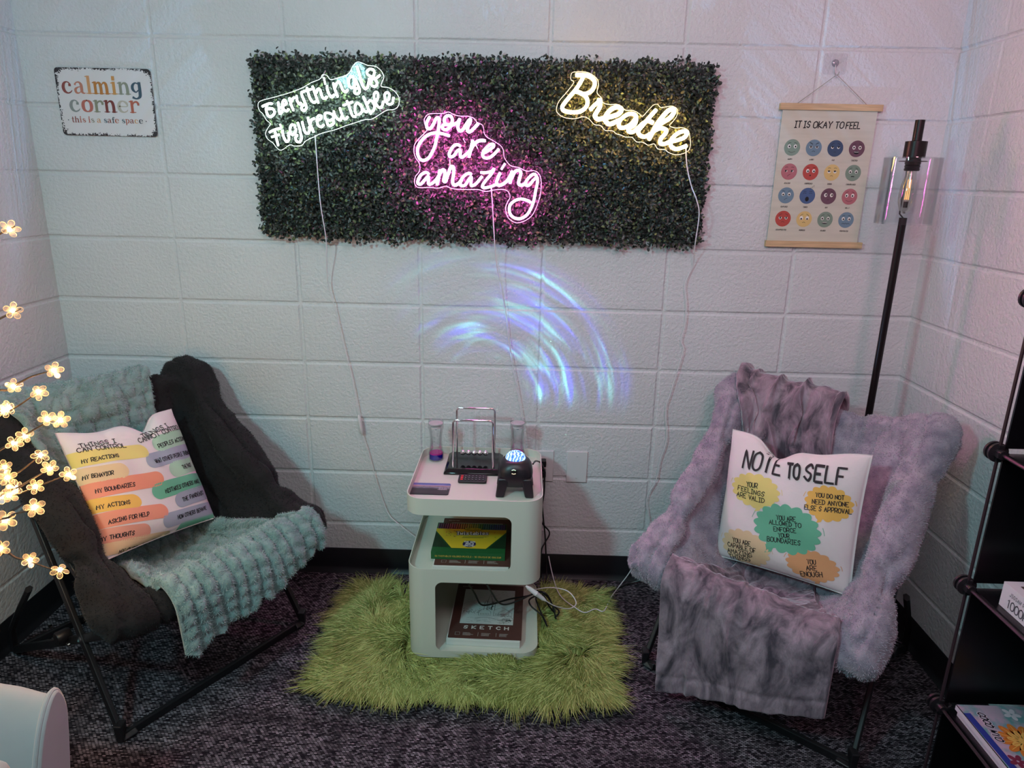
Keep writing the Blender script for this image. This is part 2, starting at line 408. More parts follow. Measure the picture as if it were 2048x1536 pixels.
SIGN_YELLOW = [[(12930,17310),(13160,17310),(13340,17280),(13500,17160),(13500,17000),(13400,16860),(13210,16790),(13030,16850)],[(13170,17250),(12990,16950),(12780,16700),(12620,16500),(12580,16400),(12640,16320),(12840,16280),(13100,16300),(13270,16410),(13330,16570),(13260,16730),(13080,16830),(12900,16870)],[(13410,16350),(13530,16480),(13640,16580),(13670,16680)],[(13670,16680),(13710,16480),(13610,16290),(13570,16190),(13660,16100),(13810,16130),(14050,16180),(14270,16260),(14350,16390),(14210,16450),(14040,16380),(13900,16220),(13880,16070),(14020,15970),(14210,16040),(14340,16100)],[(14820,16150),(14750,16250),(14590,16270),(14400,16160),(14300,16020),(14330,15890),(14470,15880),(14660,15980),(14800,16150),(14770,15970),(14620,15860),(14600,15780),(14720,15760),(14860,15860),(15050,16050)],[(15390,16410),(15210,16200),(15010,15950),(14890,15780),(14970,15660),(15120,15640),(15270,15730)],[(15110,16100),(15220,16070),(15330,16020)],[(15220,15540),(15390,15870),(15590,16040),(15800,16170),(15920,16340),(15890,16420),(15760,16390),(15620,16250),(15440,16000),(15310,15750),(15210,15560)],[(15350,15790),(15540,15880),(15720,15840),(15710,15740),(15590,15590),(15580,15460),(15710,15440),(15860,15510)],[(15860,15510),(16070,15550),(16290,15640),(16350,15770),(16230,15810),(16040,15720),(15900,15550),(15910,15380),(16070,15300),(16250,15350),(16390,15410)]]
SIGN_YELLOW_EDGE = [(12820,17360),(12910,17410),(13170,17420),(13390,17370),(13590,17230),(13640,17060),(13610,16850),(13750,16710),(13800,16580),(14000,16530),(14220,16540),(14370,16480),(14490,16380),(14710,16380),(14890,16300),(15010,16220),(15150,16370),(15310,16540),(15440,16560),(15530,16480),(15710,16500),(15880,16520),(16040,16430),(16030,16240),(15940,16100),(15840,15970),(16020,15910),(16240,15920),(16420,15840),(16480,15670),(16520,15480),(16490,15290),(16350,15190),(16110,15140),(15880,15200),(15760,15280),(15540,15300),(15420,15440),(15240,15400),(15080,15480),(14880,15490),(14740,15610),(14540,15620),(14400,15670),(14250,15710),(14130,15790),(13910,15800),(13770,15930),(13570,15960),(13410,16110),(13230,16170),(12970,16110),(12660,16140),(12480,16240),(12410,16360),(12480,16590),(12710,16860),(12900,17120),(12810,17200)]
CABLE_A = [(510,-75,1549),(517,-85,1358),(525,-70,1235),(511,-30,1102),(526,-20,1017),(554,-15,862),(575,-15,757),(593,-20,628),(601,-20,561),(617,-15,499),(643,-12,383),(664,-12,304),(687,-20,249),(730,-40,220),(796,-60,177),(842,-70,139)]
CABLE_B = [(1049,-75,1406),(1060,-85,1263),(1068,-60,1167),(1097,-20,1015),(1116,-20,878),(1144,-20,738),(1164,-20,629),(1179,-30,521),(1196,-50,417),(1229,-60,227)]
CABLE_C = [(1637,-75,1534),(1641,-90,1484),(1659,-90,1427),(1680,-90,1383),(1692,-90,1338),(1695,-60,1245),(1705,-15,1177),(1685,-15,1114),(1695,-15,1045),(1697,-15,978),(1689,-15,926),(1699,-15,892),(1683,-15,804),(1668,-15,733),(1658,-15,678),(1670,-15,567),(1654,-15,491),(1646,-15,414),(1618,-15,339),(1633,-15,256),(1627,-15,195),(1614,-15,144),(1579,-30,58),(1539,-56,10),(1491,-168,30),(1456,-264,40),(1427,-254,40),(1391,-276,40),(1359,-257,45),(1310,-193,50),(1288,-83,60),(1271,23,100)]
FLOWERS = [(233,-1000,1052),(146,-1000,1016),(194,-1000,1007),(116,-1000,965),(128,-1000,971),(239,-1050,967),(264,-1050,966),(189,-1050,931),(164,-1050,916),(175,-1000,870),(14,-900,795),(226,-1050,863),(137,-1050,841),(226,-1000,828),(190,-1050,823),(111,-1000,795),(76,-1000,774),(174,-1100,827),(375,-1300,908),(322,-1300,883),(135,-1100,711),(190,-1100,687),(247,-1100,667),(195,-1000,1324),(173,-1000,1170)]
TWIGS = [[(117,-1000,1008),(156,-1000,1023),(188,-1000,1039),(233,-1000,1052)],[(107,-1000,957),(122,-1000,962),(155,-1000,980),(194,-1000,1007)],[(133,-1050,900),(170,-1050,921),(209,-1050,945),(241,-1050,962),(265,-1050,968)],[(78,-1000,804),(128,-1000,834),(175,-1000,870)],[(114,-1050,799),(151,-1050,818),(188,-1050,840),(226,-1050,863)],[(72,-1000,768),(119,-1000,783),(175,-1000,807),(226,-1000,828)],[(314,-1300,884),(340,-1300,895),(374,-1300,904)],[(131,-1100,696),(163,-1100,690),(190,-1100,683),(222,-1100,670),(247,-1100,665)],[(176,-1000,1316),(192,-1000,1323),(206,-1000,1330)],[(145,-1000,1154),(166,-1000,1164),(189,-1000,1174)]]
PILLOW_L = [1.2393,-0.5075,0.1378,0.0731,-0.4925,0.578]
PILLOW_R = [-0.6982,-0.2325,-0.066,1.9231,-0.5002,0.5556]
TEXT_R = [('NOTE',-1287,936,-216,950,502),('TO',-17,921,309,954,392),('SELF',444,975,1453,1040,433),('YOUR',-1065,425,-732,456,136),('FEELINGS',-1345,250,-511,268,130),('ARE VALID',-1349,66,-483,88,131),('YOU DO NOT',815,578,1493,644,114),('NEED ANYONE',757,381,1614,479,122),('ELSE S APPROVAL',587,185,1696,296,123),('YOU ARE',-91,-287,435,-197,126),('ALLOWED TO',-273,-462,587,-328,120),('ENFORCE',-129,-625,477,-506,120),('YOUR',19,-760,310,-702,112),('BOUNDARIES',-266,-946,618,-829,130),('YOU ARE',-1285,-1288,-719,-1241,136),('CAPABLE OF',-1452,-1482,-555,-1404,135),('AMAZING',-1451,-1678,-684,-1585,137),('THINGS',-1399,-1869,-737,-1747,154),('YOU',842,-1294,1049,-1253,129),('ARE',839,-1478,1095,-1418,133),('ENOUGH',702,-1697,1242,-1560,141)]
CLOUDS = [(-821,358,749,494,0),(1141,462,598,488,1),(201,-483,929,700,2),(-900,-1353,769,546,3),(956,-1321,687,444,4)]
TEXT_L = [('THINGS I',-1517,1185,-562,1099,127),('CAN CONTROL',-1612,1080,-383,889,130),('THINGS I',232,1031,1204,1213,141),('CANNOT CONTROL',63,920,1712,1108,145),('MY REACTIONS',-1614,770,-724,669,105),('MY BEHAVIOR',-1699,353,-1027,251,101),('MY BOUNDARIES',-1561,-95,-590,-232,110),('MY ACTIONS',-1672,-512,-898,-656,107),('ASKING FOR HELP',-1551,-979,-507,-1129,107),('MY THOUGHTS',-1816,-1329,-1002,-1477,103),('MY CHOICES',-1442,-1802,-599,-1906,89),('PEOPLES ACTIONS',587,642,1732,731,120),('WHAT OTHER PEOPLE THINK',214,217,1680,270,120),('THE PAST',1038,-159,1539,-118,119),('MISTAKES OTHERS MAKE',225,-680,1537,-677,114),('THE PANDEMIC',701,-1063,1546,-1047,114),('HOW OTHERS BEHAVE',375,-1499,1514,-1511,106),('PEOPLES FEELINGS',517,-1874,1565,-1920,94)]
BARS = [(-1954,928,185,654,210,0,1),(-1966,462,-632,255,215,3,1),(-2017,19,276,-240,218,5,1),(-2059,-376,-572,-651,199,1,1),(-2121,-809,112,-1152,208,5,1),(-2136,-1213,-522,-1515,192,6,1),(-2065,-1574,216,-1883,162,3,1),(437,759,2022,870,244,7,0),(-53,313,1933,381,233,8,0),(570,-114,1910,-28,238,7,0),(-176,-562,1617,-592,235,2,0),(442,-1000,1670,-988,219,8,0),(-123,-1419,1601,-1509,200,8,0),(381,-1788,1663,-1852,168,2,0)]

# ================================================================== the room
XL, XR, H, B = -0.4135, 2.4434, 0.2032, 0.4064
m_wall = mat('painted_block', 'd6d6d8', 0.42, Specular_IOR_Level=0.45)
add_noise(m_wall, 3.0, 0.06, bump=0.0)
nt, ns, ln, b = nodes(m_wall)
tc = N(nt, 'ShaderNodeTexCoord')
n1 = N(nt, 'ShaderNodeTexNoise', i_Scale=95.0, i_Detail=4.0, i_Roughness=0.55)
n2 = N(nt, 'ShaderNodeTexNoise', i_Scale=22.0, i_Detail=2.0)
mr = N(nt, 'ShaderNodeMapRange', i_1=0.35, i_2=0.62)
ad = N(nt, 'ShaderNodeMath', operation='MULTIPLY_ADD', i_1=0.6)
bp = N(nt, 'ShaderNodeBump', i_Strength=0.55, i_Distance=0.0022)
ln.new(tc.outputs['Object'], n1.inputs['Vector']); ln.new(tc.outputs['Object'], n2.inputs['Vector'])
ln.new(n1.outputs[0], mr.inputs[0]); ln.new(n2.outputs[0], ad.inputs[0]); ln.new(mr.outputs[0], ad.inputs[2])
ln.new(ad.outputs[0], bp.inputs['Height']); ln.new(bp.outputs[0], b.inputs['Normal'])

def block_wall(name, u0, u1, zt, uj, fn):
    """stack-bond block wall; fn(u, z, depth) -> xyz with depth > 0 into the room"""
    zj = [H * k for k in range(0, 14)]
    def lines(a, c, js, step):
        s = set(np.round(np.arange(a, c, step), 4).tolist() + [a, c])
        s = {x for x in s if all(abs(x - j) > .0095 for j in js)}
        for j in js:
            for d in (-.0085, -.0055, -.0025, 0, .0025, .0055, .0085):
                if a <= j + d <= c: s.add(round(j + d, 5))
        return np.array(sorted(s))
    us = lines(u0, u1, uj, .05); zs = lines(0.0, zt, zj, .04)
    def prof(x, js, wob):
        d = np.full(x.shape, 9.)
        for j in js: d = np.minimum(d, np.abs(x - j - wob))
        return np.clip((.0085 - d) / .0050, 0, 1)
    U, Zg = np.meshgrid(us, zs, indexing='ij')
    pu = np.stack([U.ravel(), Zg.ravel()], 1)
    w1 = (vnoise(pu, 9, 3).reshape(U.shape) - .5) * .003
    w2 = (vnoise(pu, 9, 5).reshape(U.shape) - .5) * .003
    fill = .65 + .7 * (vnoise(pu, 4.0, 8).reshape(U.shape) - .5)
    g = np.maximum(prof(U, uj, w1) * (1 if name == 'wall_back' else .28), prof(Zg, zj, w2)) * fill
    d = -.0068 * g
    P = np.array([[fn(U[i, j], Zg[i, j], d[i, j]) for j in range(U.shape[1])] for i in range(U.shape[0])])
    o = MB().grid(P).obj(name, m_wall, smooth=False)
    # thickness behind the face
    md = o.modifiers.new('solid', 'SOLIDIFY'); md.thickness = .06; md.offset = -1
    return struct(o)
block_wall('wall_back', XL - .04, XR + .04, 2.6, [B * k for k in range(0, 6)], lambda u, z, d: (u, -d, z))
block_wall('wall_right', -4.0, 0.04, 2.6, [-.205 - B * k for k in range(10)], lambda u, z, d: (XR - d, u, z))
block_wall('wall_left', -4.04, 0.0, 2.6, [-3.615 + B * k for k in range(9)], lambda u, z, d: (XL + d, -4.0 - u, z))
for nm in ('wall_back', 'wall_right', 'wall_left'):
    o = bpy.data.objects[nm]; o.modifiers['solid'].offset = -1 if nm == 'wall_back' else 1
m_plain = mat('painted_plain', 'cfcfd2', 0.6)
struct(MB().box((1.0, -4.03, 1.3), (2.98, .06, 2.6)).obj('wall_front', m_plain))
m_ceil = add_noise(mat('ceiling_tile', 'dadada', 0.9), 300, .15, bump=.3, bdist=.001)
struct(MB().box((1.0, -2.0, 2.63), (2.98, 4.2, .06)).obj('ceiling', m_ceil))

m_carpet = mat('carpet', '17151a', 0.95, Specular_IOR_Level=0.1)
nt, ns, ln, b = nodes(m_carpet)
tc = N(nt, 'ShaderNodeTexCoord')
# 0.5 m carpet tiles, the weave turning a quarter from tile to tile
def vm(op, a, b_=None, vec=None):
    n = N(nt, 'ShaderNodeVectorMath', operation=op)
    ln.new(a, n.inputs[0])
    if b_ is not None: ln.new(b_, n.inputs[1])
    if vec is not None: n.inputs[1].default_value = vec
    return n.outputs[0]
def mth(op, a, b_=None, c=None):
    n = N(nt, 'ShaderNodeMath', operation=op)
    for i, q in enumerate((a, b_, c)):
        if q is None: continue
        if isinstance(q, (int, float)): n.inputs[i].default_value = q
        else: ln.new(q, n.inputs[i])
    return n.outputs[0]
P = tc.outputs['Object']
ck = N(nt, 'ShaderNodeTexChecker', i_Scale=1.0)
ln.new(vm('MULTIPLY', vm('ADD', P, vec=(.35, .43, .011)), vec=(2.0, 2.0, 2.0)), ck.inputs[0])
sp = N(nt, 'ShaderNodeSeparateXYZ'); ln.new(P, sp.inputs[0])
def weave(ax, ay, rot):
    """rows of short light dashes: cells 11 mm x 5 mm, alternate rows shifted"""
    row = mth('DIVIDE', ay, 0.0044)
    rid = mth('FLOOR', row)
    x = mth('ADD', mth('DIVIDE', ax, 0.0098), mth('MULTIPLY', rid, 0.37))
    cid = mth('FLOOR', x)
    cv = N(nt, 'ShaderNodeCombineXYZ'); ln.new(cid, cv.inputs[0]); ln.new(rid, cv.inputs[1])
    wn = N(nt, 'ShaderNodeTexWhiteNoise', noise_dimensions='3D'); ln.new(cv.outputs[0], wn.inputs[0])
    fx = mth('SUBTRACT', 0.5, mth('ABSOLUTE', mth('SUBTRACT', mth('FRACT', x), 0.5)))
    fy = mth('SUBTRACT', 0.5, mth('ABSOLUTE', mth('SUBTRACT', mth('FRACT', row), 0.5)))
    sh = mth('MULTIPLY', mth('MINIMUM', mth('MULTIPLY', fx, 6.0), 1.0), mth('MINIMUM', mth('MULTIPLY', fy, 4.0), 1.0))
    return mth('MULTIPLY', sh, wn.outputs[0])
wa = weave(sp.outputs[0], sp.outputs[1], 0)
big = N(nt, 'ShaderNodeTexNoise', i_Scale=5.0, i_Detail=4.0)
mp = N(nt, 'ShaderNodeMapping'); mp.inputs['Scale'].default_value = (0.6, 3.5, 1)
ln.new(P, mp.inputs[0]); ln.new(mp.outputs[0], big.inputs['Vector'])
big2 = N(nt, 'ShaderNodeTexNoise', i_Scale=5.0, i_Detail=4.0)
mp2 = N(nt, 'ShaderNodeMapping'); mp2.inputs['Scale'].default_value = (3.5, 0.6, 1)
ln.new(P, mp2.inputs[0]); ln.new(mp2.outputs[0], big2.inputs['Vector'])
mxb = N(nt, 'ShaderNodeMix'); ln.new(ck.outputs[1], mxb.inputs[0]); ln.new(big.outputs[0], mxb.inputs[2]); ln.new(big2.outputs[0], mxb.inputs[3])
dens = N(nt, 'ShaderNodeMapRange', i_1=.3, i_2=.7, i_3=.25, i_4=1.0); ln.new(mxb.outputs[0], dens.inputs[0])
k = mth('MULTIPLY', mth('POWER', wa, 1.5), dens.outputs[0])
mx = N(nt, 'ShaderNodeMix', data_type='RGBA'); mx.inputs[6].default_value = lin('19151b'); mx.inputs[7].default_value = lin('aca0aa')
ln.new(mth('MULTIPLY', k, 1.15), mx.inputs[0]); ln.new(mx.outputs[2], b.inputs['Base Color'])
bp = N(nt, 'ShaderNodeBump', i_Strength=.6, i_Distance=.002); ln.new(k, bp.inputs['Height']); ln.new(bp.outputs[0], b.inputs['Normal'])
struct(MB().box((1.0, -2.0, -.03), (2.98, 4.2, .06)).obj('floor', m_carpet))

m_base = mat('rubber_base', '17171c', 0.38)
def base_prof(fn, l0, l1):
    pr = [(0, 0), (.016, 0), (.014, .004), (.006, .014), (.0035, .024), (.0035, .094), (.002, .098), (0, .098)]
    mb = MB(); n = len(pr)
    vs = [fn(l0, d, z) for d, z in pr] + [fn(l1, d, z) for d, z in pr]
    mb.add(vs, [(i, (i + 1) % n, n + (i + 1) % n, n + i) for i in range(n)] + [tuple(range(n)), tuple(range(2 * n - 1, n - 1, -1))])
    return mb
struct(base_prof(lambda l, d, z: (l, -d, z), XL, XR).obj('baseboard_back', m_base, angle=.5))
struct(base_prof(lambda l, d, z: (XR - d, l, z), -3.9, 0).obj('baseboard_right', m_base, angle=.5))
struct(base_prof(lambda l, d, z: (XL + d, l, z), -3.9, 0).obj('baseboard_left', m_base, angle=.5))

# ================================================================== common materials
m_black_metal = add_noise(mat('black_metal', '1c1b1f', 0.45, 0.2), 30, .2)
m_black_plastic = mat('black_plastic', '17161a', 0.42)
m_white_cable = mat('white_cable', 'dcd9dc', 0.4)
m_black_cable = mat('black_cable', '0e0e10', 0.4)
m_chrome = mat('chrome', 'e8e8ea', 0.06, 1.0)
m_white_plastic = mat('white_plastic', 'd9d5d6', 0.35)
m_ink = mat('black_ink', '1d1b1f', 0.7)

def clear_mat(name, tint=(1, 1, 1, 1), gloss=0.08, rough=0.03, ior=1.45):
    """thin clear plastic or glass: transparent, with a Fresnel sheen"""
    mt = bpy.data.materials.new(name); mt.use_nodes = True
    nt = mt.node_tree; nt.nodes.clear()
    out = N(nt, 'ShaderNodeOutputMaterial'); tr = N(nt, 'ShaderNodeBsdfTransparent', i_0=tint)
    gl = N(nt, 'ShaderNodeBsdfGlossy', i_Roughness=rough); fr = N(nt, 'ShaderNodeFresnel', i_IOR=ior)
    a = N(nt, 'ShaderNodeMath', operation='ADD', i_1=gloss, use_clamp=True)
    mx = N(nt, 'ShaderNodeMixShader')
    hf = N(nt, 'ShaderNodeMath', operation='MULTIPLY', i_1=0.45); nt.links.new(fr.outputs[0], hf.inputs[0]); nt.links.new(hf.outputs[0], a.inputs[0]); nt.links.new(a.outputs[0], mx.inputs[0])
    nt.links.new(tr.outputs[0], mx.inputs[1]); nt.links.new(gl.outputs[0], mx.inputs[2]); nt.links.new(mx.outputs[0], out.inputs[0])
    return mt
def emit_mat(name, color, strength, base='ffffff'):
    mt = mat(name, base, .4)
    b = mt.node_tree.nodes['Principled BSDF']
    b.inputs['Emission Color'].default_value = color
    b.inputs['Emission Strength'].default_value = strength
    return mt

# ================================================================== boxwood panel
def hedge():
    x0, x1, z0, z1 = .325, 1.703, 1.247, 1.768
    root = thing('boxwood_panel', (1.01, 0, z0), 'long artificial boxwood hedge panel of small dark green leaves hung on the back wall', 'wall panel')
    mb = MB()
    for i in range(46):
        x = x0 + .01 + (x1 - x0 - .02) * i / 45
        mb.box((x, -.010, (z0 + z1) / 2), (.003, .003, z1 - z0 - .02))
    for i in range(18):
        mb.box(((x0 + x1) / 2, -.013, z0 + .01 + (z1 - z0 - .02) * i / 17), (x1 - x0 - .02, .003, .003))
    mb.obj('backing_grid', mat('hedge_grid', '141a14', .6), root)
    # leaves
    n = 36000
    px = RNG.uniform(x0, x1, n); pz = RNG.uniform(z0, z1, n)
    q = np.stack([px, pz], 1)
    clump = vnoise(q, 28, 4)
    py = -(.008 + RNG.random(n) ** .7 * (.028 + .03 * clump))
    dx = np.minimum(px - x0, x1 - px); dz = np.minimum(pz - z0, z1 - pz)
    # sprigs sticking out past the borders
    ne = 2600
    tt = RNG.random(ne); side = RNG.integers(0, 4, ne); per = vnoise(np.stack([tt * 40, side * 7.0], 1), 1.3, 12)
    ou = RNG.random(ne) * (.006 + .030 * np.clip(per - .25, 0, 1))
    ex = np.where(side < 2, x0 + (x1 - x0) * tt, np.where(side == 2, x0 - ou, x1 + ou))
    ez = np.where(side == 0, z0 - ou, np.where(side == 1, z1 + ou, z0 + (z1 - z0) * tt))
    px = np.concatenate([px, ex]); pz = np.concatenate([pz, ez]); py = np.concatenate([py, -RNG.uniform(.006, .045, ne)])
    n = len(px)
    C = np.stack([px, py, pz], 1)
    # leaf frame: facing outwards with strong random tilt
    nr = np.stack([RNG.normal(0, .75, n), -np.ones(n) * .9, RNG.normal(.35, .7, n)], 1)
    nr /= np.linalg.norm(nr, axis=1)[:, None]
    t = RNG.normal(0, 1, (n, 3)) + np.array([0, -.2, .3]); t -= nr * (t * nr).sum(1)[:, None]; t /= np.linalg.norm(t, axis=1)[:, None]
    s = np.cross(nr, t)
    L = RNG.uniform(.0095, .0155, (n, 1)); Wd = L * RNG.uniform(.62, .80, (n, 1))
    cup = nr * L * .16
    V = np.stack([C, C + t * L * .35 + s * Wd * .42 + cup, C + t * L * .8 + s * Wd * .36 + cup, C + t * L, C + t * L * .8 - s * Wd * .36 + cup, C + t * L * .35 - s * Wd * .42 + cup], 1).reshape(-1, 3)
    V[:, 1] = np.minimum(V[:, 1], -.001)
    i = np.arange(n)[:, None] * 6
    Q = np.concatenate([i + [[0, 1, 2, 3]], i + [[0, 3, 4, 5]]])
    mi = np.tile(np.where(RNG.random(n) < .12, 1, 0), 2)
    g1 = mat('boxwood_leaf', '3d4641', .38, Specular_IOR_Level=.6)
    add_noise(g1, 60, .5, col2='1f2523', detail=1)
    g2 = mat('boxwood_young_leaf', '667450', .42)
    me = np_mesh('leaves', V - np.array(root['_o']), Q, mats=[g1, g2], mq=mi)
    link('leaves', me, root, None, smooth=False)['kind'] = 'stuff'
    # twigs
    tb = MB()
    for k in range(520):
        x, z = random.uniform(x0, x1), random.uniform(z0, z1)
        a = random.uniform(0, 2 * PI)
        p = [(x, -.012, z), (x + .012 * math.cos(a), -.028, z + .012 * math.sin(a)), (x + .022 * math.cos(a + .4), -.048, z + .022 * math.sin(a + .4))]
        tb.tube(p, .0008, 4)
    tb.obj('stems', mat('boxwood_stem', '2b3522', .6), root)['kind'] = 'stuff'
hedge()

# ================================================================== LED signs
m_acrylic = clear_mat('clear_acrylic', (.98, .98, .985, 1), -.01)
def led_sign(name, strokes, edge, rad, color, power, label, rim_col, rim_s, wires):
    Y0 = -.078
    P = [[(a / 1e4, c / 1e4) for a, c in s] for s in strokes]
    E = spline([(a / 1e4, c / 1e4) for a, c in edge], 4, True)
    cx = sum(p[0] for p in E) / len(E); cz = min(p[1] for p in E)
    root = thing(name, (cx, -.062, cz), label, 'neon sign')
    m_l = emit_mat(name + '_light', (*color, 1), power)
    mb = MB(); ch = MB()
    for s in P:
        q = spline(s, 5)
        mb.tube([(x, Y0, z) for x, z in q], [rad * .75] + [rad] * (len(q) - 2) + [rad * .75], 6)
        ch.tube([(x, Y0 + rad * .9, z) for x, z in q], rad * .45, 4)
    mb.obj('light_tube', m_l, root)
    ch.obj('tube_channel', mat(name + '_channel', 'e8e4e8', .4), root)
    pl = MB().prism(E, lambda x, y, d: (x, d, y), -.066, -.062)
    pl.obj('acrylic_plate', m_acrylic, root, smooth=False)
    rim = emit_mat(name + '_rim_glow', (*rim_col, 1), rim_s)  # emission put into the rim to imitate LED light carried by the acrylic
    MB().tube([(x, -.064, z) for x, z in E], .0009, 5, closed=True).obj('plate_edge_glow', rim, root)
    for a, c in wires:
        MB().tube([(a[0], Y0 + .01, a[1]), (c[0], Y0 + .01, c[1])], .0012, 5).obj('link_wire', m_white_cable, root)
    hk = MB()
    top = sorted(E, key=lambda p: -p[1] + abs(p[0] - cx + .1) * .4)[0]
    hk.tube([(top[0], -.064, top[1] - .008), (top[0] + .006, -.05, top[1] + .012)], .003, 8)
    hk.obj('mount_stud', m_chrome, root)
led_sign('white_led_sign', SIGN_WHITE, SIGN_WHITE_EDGE, .0032, (.74, 1.0, .84), 27,
         'white glowing LED sign reading Everything Is Figureoutable, tilted up to the right', (.8, 1, .9), .5, [((.515, 1.602), (.522, 1.588))])
led_sign('pink_led_sign', SIGN_PINK, SIGN_PINK_EDGE, .0042, (1.0, .10, .55), 85,
         'magenta glowing LED sign reading you are amazing in script', (1, .1, .6), .6, [((.961, 1.548), (.968, 1.536)), ((.92, 1.486), (.921, 1.462)), ((1.0, 1.531), (1.005, 1.52))])
led_sign('yellow_led_sign', SIGN_YELLOW, SIGN_YELLOW_EDGE, .0062, (1.0, .58, .15), 30,
         'warm yellow glowing LED sign reading Breathe, slanting down to the right', (1, .55, .2), .35, [])

def cable(name, pts, r, m, label, k=5, extra=None, closed=False):
    pts = [tuple(v / 1e3 for v in p) for p in pts]
    q = spline(pts, k)
    root = thing(name, q[-1], label, 'cable')
    MB().tube(q, r, 6).obj('cord', m, root)
    if extra: extra(root)
    return root
def sw_a(root):
    a, c = Vector(CABLE_A[7]) / 1e3, Vector(CABLE_A[8]) / 1e3
    d = (c - a)
    MB().tube([a - d * .05, a + d * .06, a + d * .3, a + d * .75, a + d * .95, c + d * .05], [.003, .0075, .009, .009, .007, .003], 10, flat=(1, .8)).obj('inline_switch', m_white_plastic, root)
cable('white_sign_cord', CABLE_A, .0016, m_white_cable, 'thin white cord hanging from the white sign with an inline switch halfway down the wall', extra=sw_a)
cable('pink_sign_cord', CABLE_B, .0016, m_white_cable, 'thin white cord running from the magenta sign down behind the side table')
def adapter_c(root):
    MB().tube([(1.262, -.33, .245), (1.27, -.335, .235), (1.285, -.34, .222), (1.292, -.343, .214), (1.298, -.345, .210), (1.325, -.355, .186), (1.333, -.357, .178)],
              [.004, .009, .0115, .0115, .0095, .0095, .004], 12).obj('inline_connector', m_white_plastic, root)
cable('yellow_sign_cord', CABLE_C, .0018, m_white_cable, 'wavy white cord hanging from the yellow sign behind the grey armchair')

# ================================================================== tin sign "calming corner"
SER = {  # lower-case letters with thick and thin strokes: x, y, width (x-height = 1)
 'c': [[(.74, .70, .10), (.66, .88, .10), (.46, .97, .10), (.24, .82, .22), (.15, .5, .28), (.24, .18, .24), (.48, .02, .12), (.72, .10, .10), (.84, .24, .06)], [(.66, .70, .2), (.74, .70, .2)]],
 'a': [[(.14, .76, .16), (.26, .92, .10), (.48, .95, .14), (.64, .76, .24), (.66, .4, .26), (.66, .16, .24), (.80, .02, .12), (.94, .04, .05)], [(.62, .58, .06), (.36, .52, .10), (.15, .34, .22), (.18, .10, .2), (.38, .03, .10), (.62, .2, .06)]],
 'l': [[(.28, 1.42, .26), (.28, .05, .26)], [(.02, .02, .07), (.56, .02, .07)], [(.06, 1.44, .07), (.3, 1.46, .1)]],
 'm': [[(.22, .95, .24), (.22, .04, .24)], [(.02, .02, .07), (.44, .02, .07)], [(.02, .93, .08), (.24, .95, .1)], [(.24, .62, .05), (.42, .92, .12), (.62, .86, .24), (.68, .5, .26), (.68, .04, .26)], [(.52, .02, .07), (.90, .02, .07)], [(.72, .62, .05), (.9, .92, .12), (1.1, .86, .24), (1.16, .5, .26), (1.16, .04, .26)], [(1.0, .02, .07), (1.42, .02, .07)]],
 'i': [[(.26, .95, .26), (.26, .04, .26)], [(.02, .02, .07), (.52, .02, .07)], [(.04, .93, .08), (.26, .95, .1)], [(.26, 1.24, .26), (.26, 1.42, .26)]],
 'n': [[(.22, .95, .24), (.22, .04, .24)], [(.02, .02, .07), (.44, .02, .07)], [(.02, .93, .08), (.24, .95, .1)], [(.24, .62, .05), (.46, .92, .12), (.70, .86, .24), (.78, .5, .26), (.78, .04, .26)], [(.6, .02, .07), (1.02, .02, .07)]],
 'g': [[(.62, .9, .10), (.38, .97, .12), (.16, .74, .24), (.16, .42, .24), (.38, .2, .12), (.6, .36, .10)], [(.72, .96, .26), (.72, .0, .28), (.6, -.26, .2), (.36, -.36, .12), (.12, -.26, .2)]],
 'o': [[(.48, .98, .10), (.22, .84, .24), (.14, .5, .30), (.22, .16, .24), (.48, .02, .10), (.74, .16, .24), (.82, .5, .30), (.74, .84, .24), (.48, .98, .10)]],
 'r': [[(.22, .95, .24), (.22, .04, .24)], [(.02, .02, .07), (.48, .02, .07)], [(.02, .93, .08), (.24, .95, .1)], [(.24, .55, .06), (.4, .86, .12), (.62, .92, .16), (.74, .78, .2), (.74, .68, .18)]],
 'e': [[(.18, .52, .08), (.80, .52, .08), (.78, .8, .2), (.5, .97, .10), (.24, .84, .22), (.14, .5, .28), (.24, .16, .24), (.5, .02, .12), (.74, .1, .10), (.84, .22, .06)]],
 't': [[(.3, 1.3, .2), (.3, .2, .24), (.46, .03, .14), (.62, .12, .06)], [(.04, .92, .10), (.58, .92, .10)]],
 'h': [[(.22, 1.4, .24), (.22, .04, .24)], [(.02, .02, .07), (.44, .02, .07)], [(.24, .62, .05), (.46, .92, .12), (.70, .86, .24), (.78, .5, .26), (.78, .04, .26)], [(.6, .02, .07), (1.02, .02, .07)]],
 's': [[(.68, .74, .10), (.46, .96, .10), (.2, .82, .18), (.28, .58, .22), (.6, .42, .24), (.68, .18, .2), (.42, .03, .10), (.12, .24, .12)]],
 'f': [[(.66, 1.3, .14), (.46, 1.4, .12), (.3, 1.2, .22), (.3, .04, .24)], [(.04, .92, .10), (.58, .92, .10)], [(.08, .02, .07), (.54, .02, .07)]],
 'p': [[(.22, .95, .24), (.22, -.38, .24)], [(.02, .93, .08), (.24, .95, .1)], [(.24, .8, .08), (.5, .97, .12), (.76, .76, .24), (.8, .45, .26), (.66, .12, .2), (.44, .03, .1), (.24, .2, .06)]],
}
SW = {'m': 1.5, 'i': .58, 'l': .58, 'r': .84, 't': .7, 'f': .66, 'n': 1.08, 'h': 1.08, ' ': .5, 's': .84}
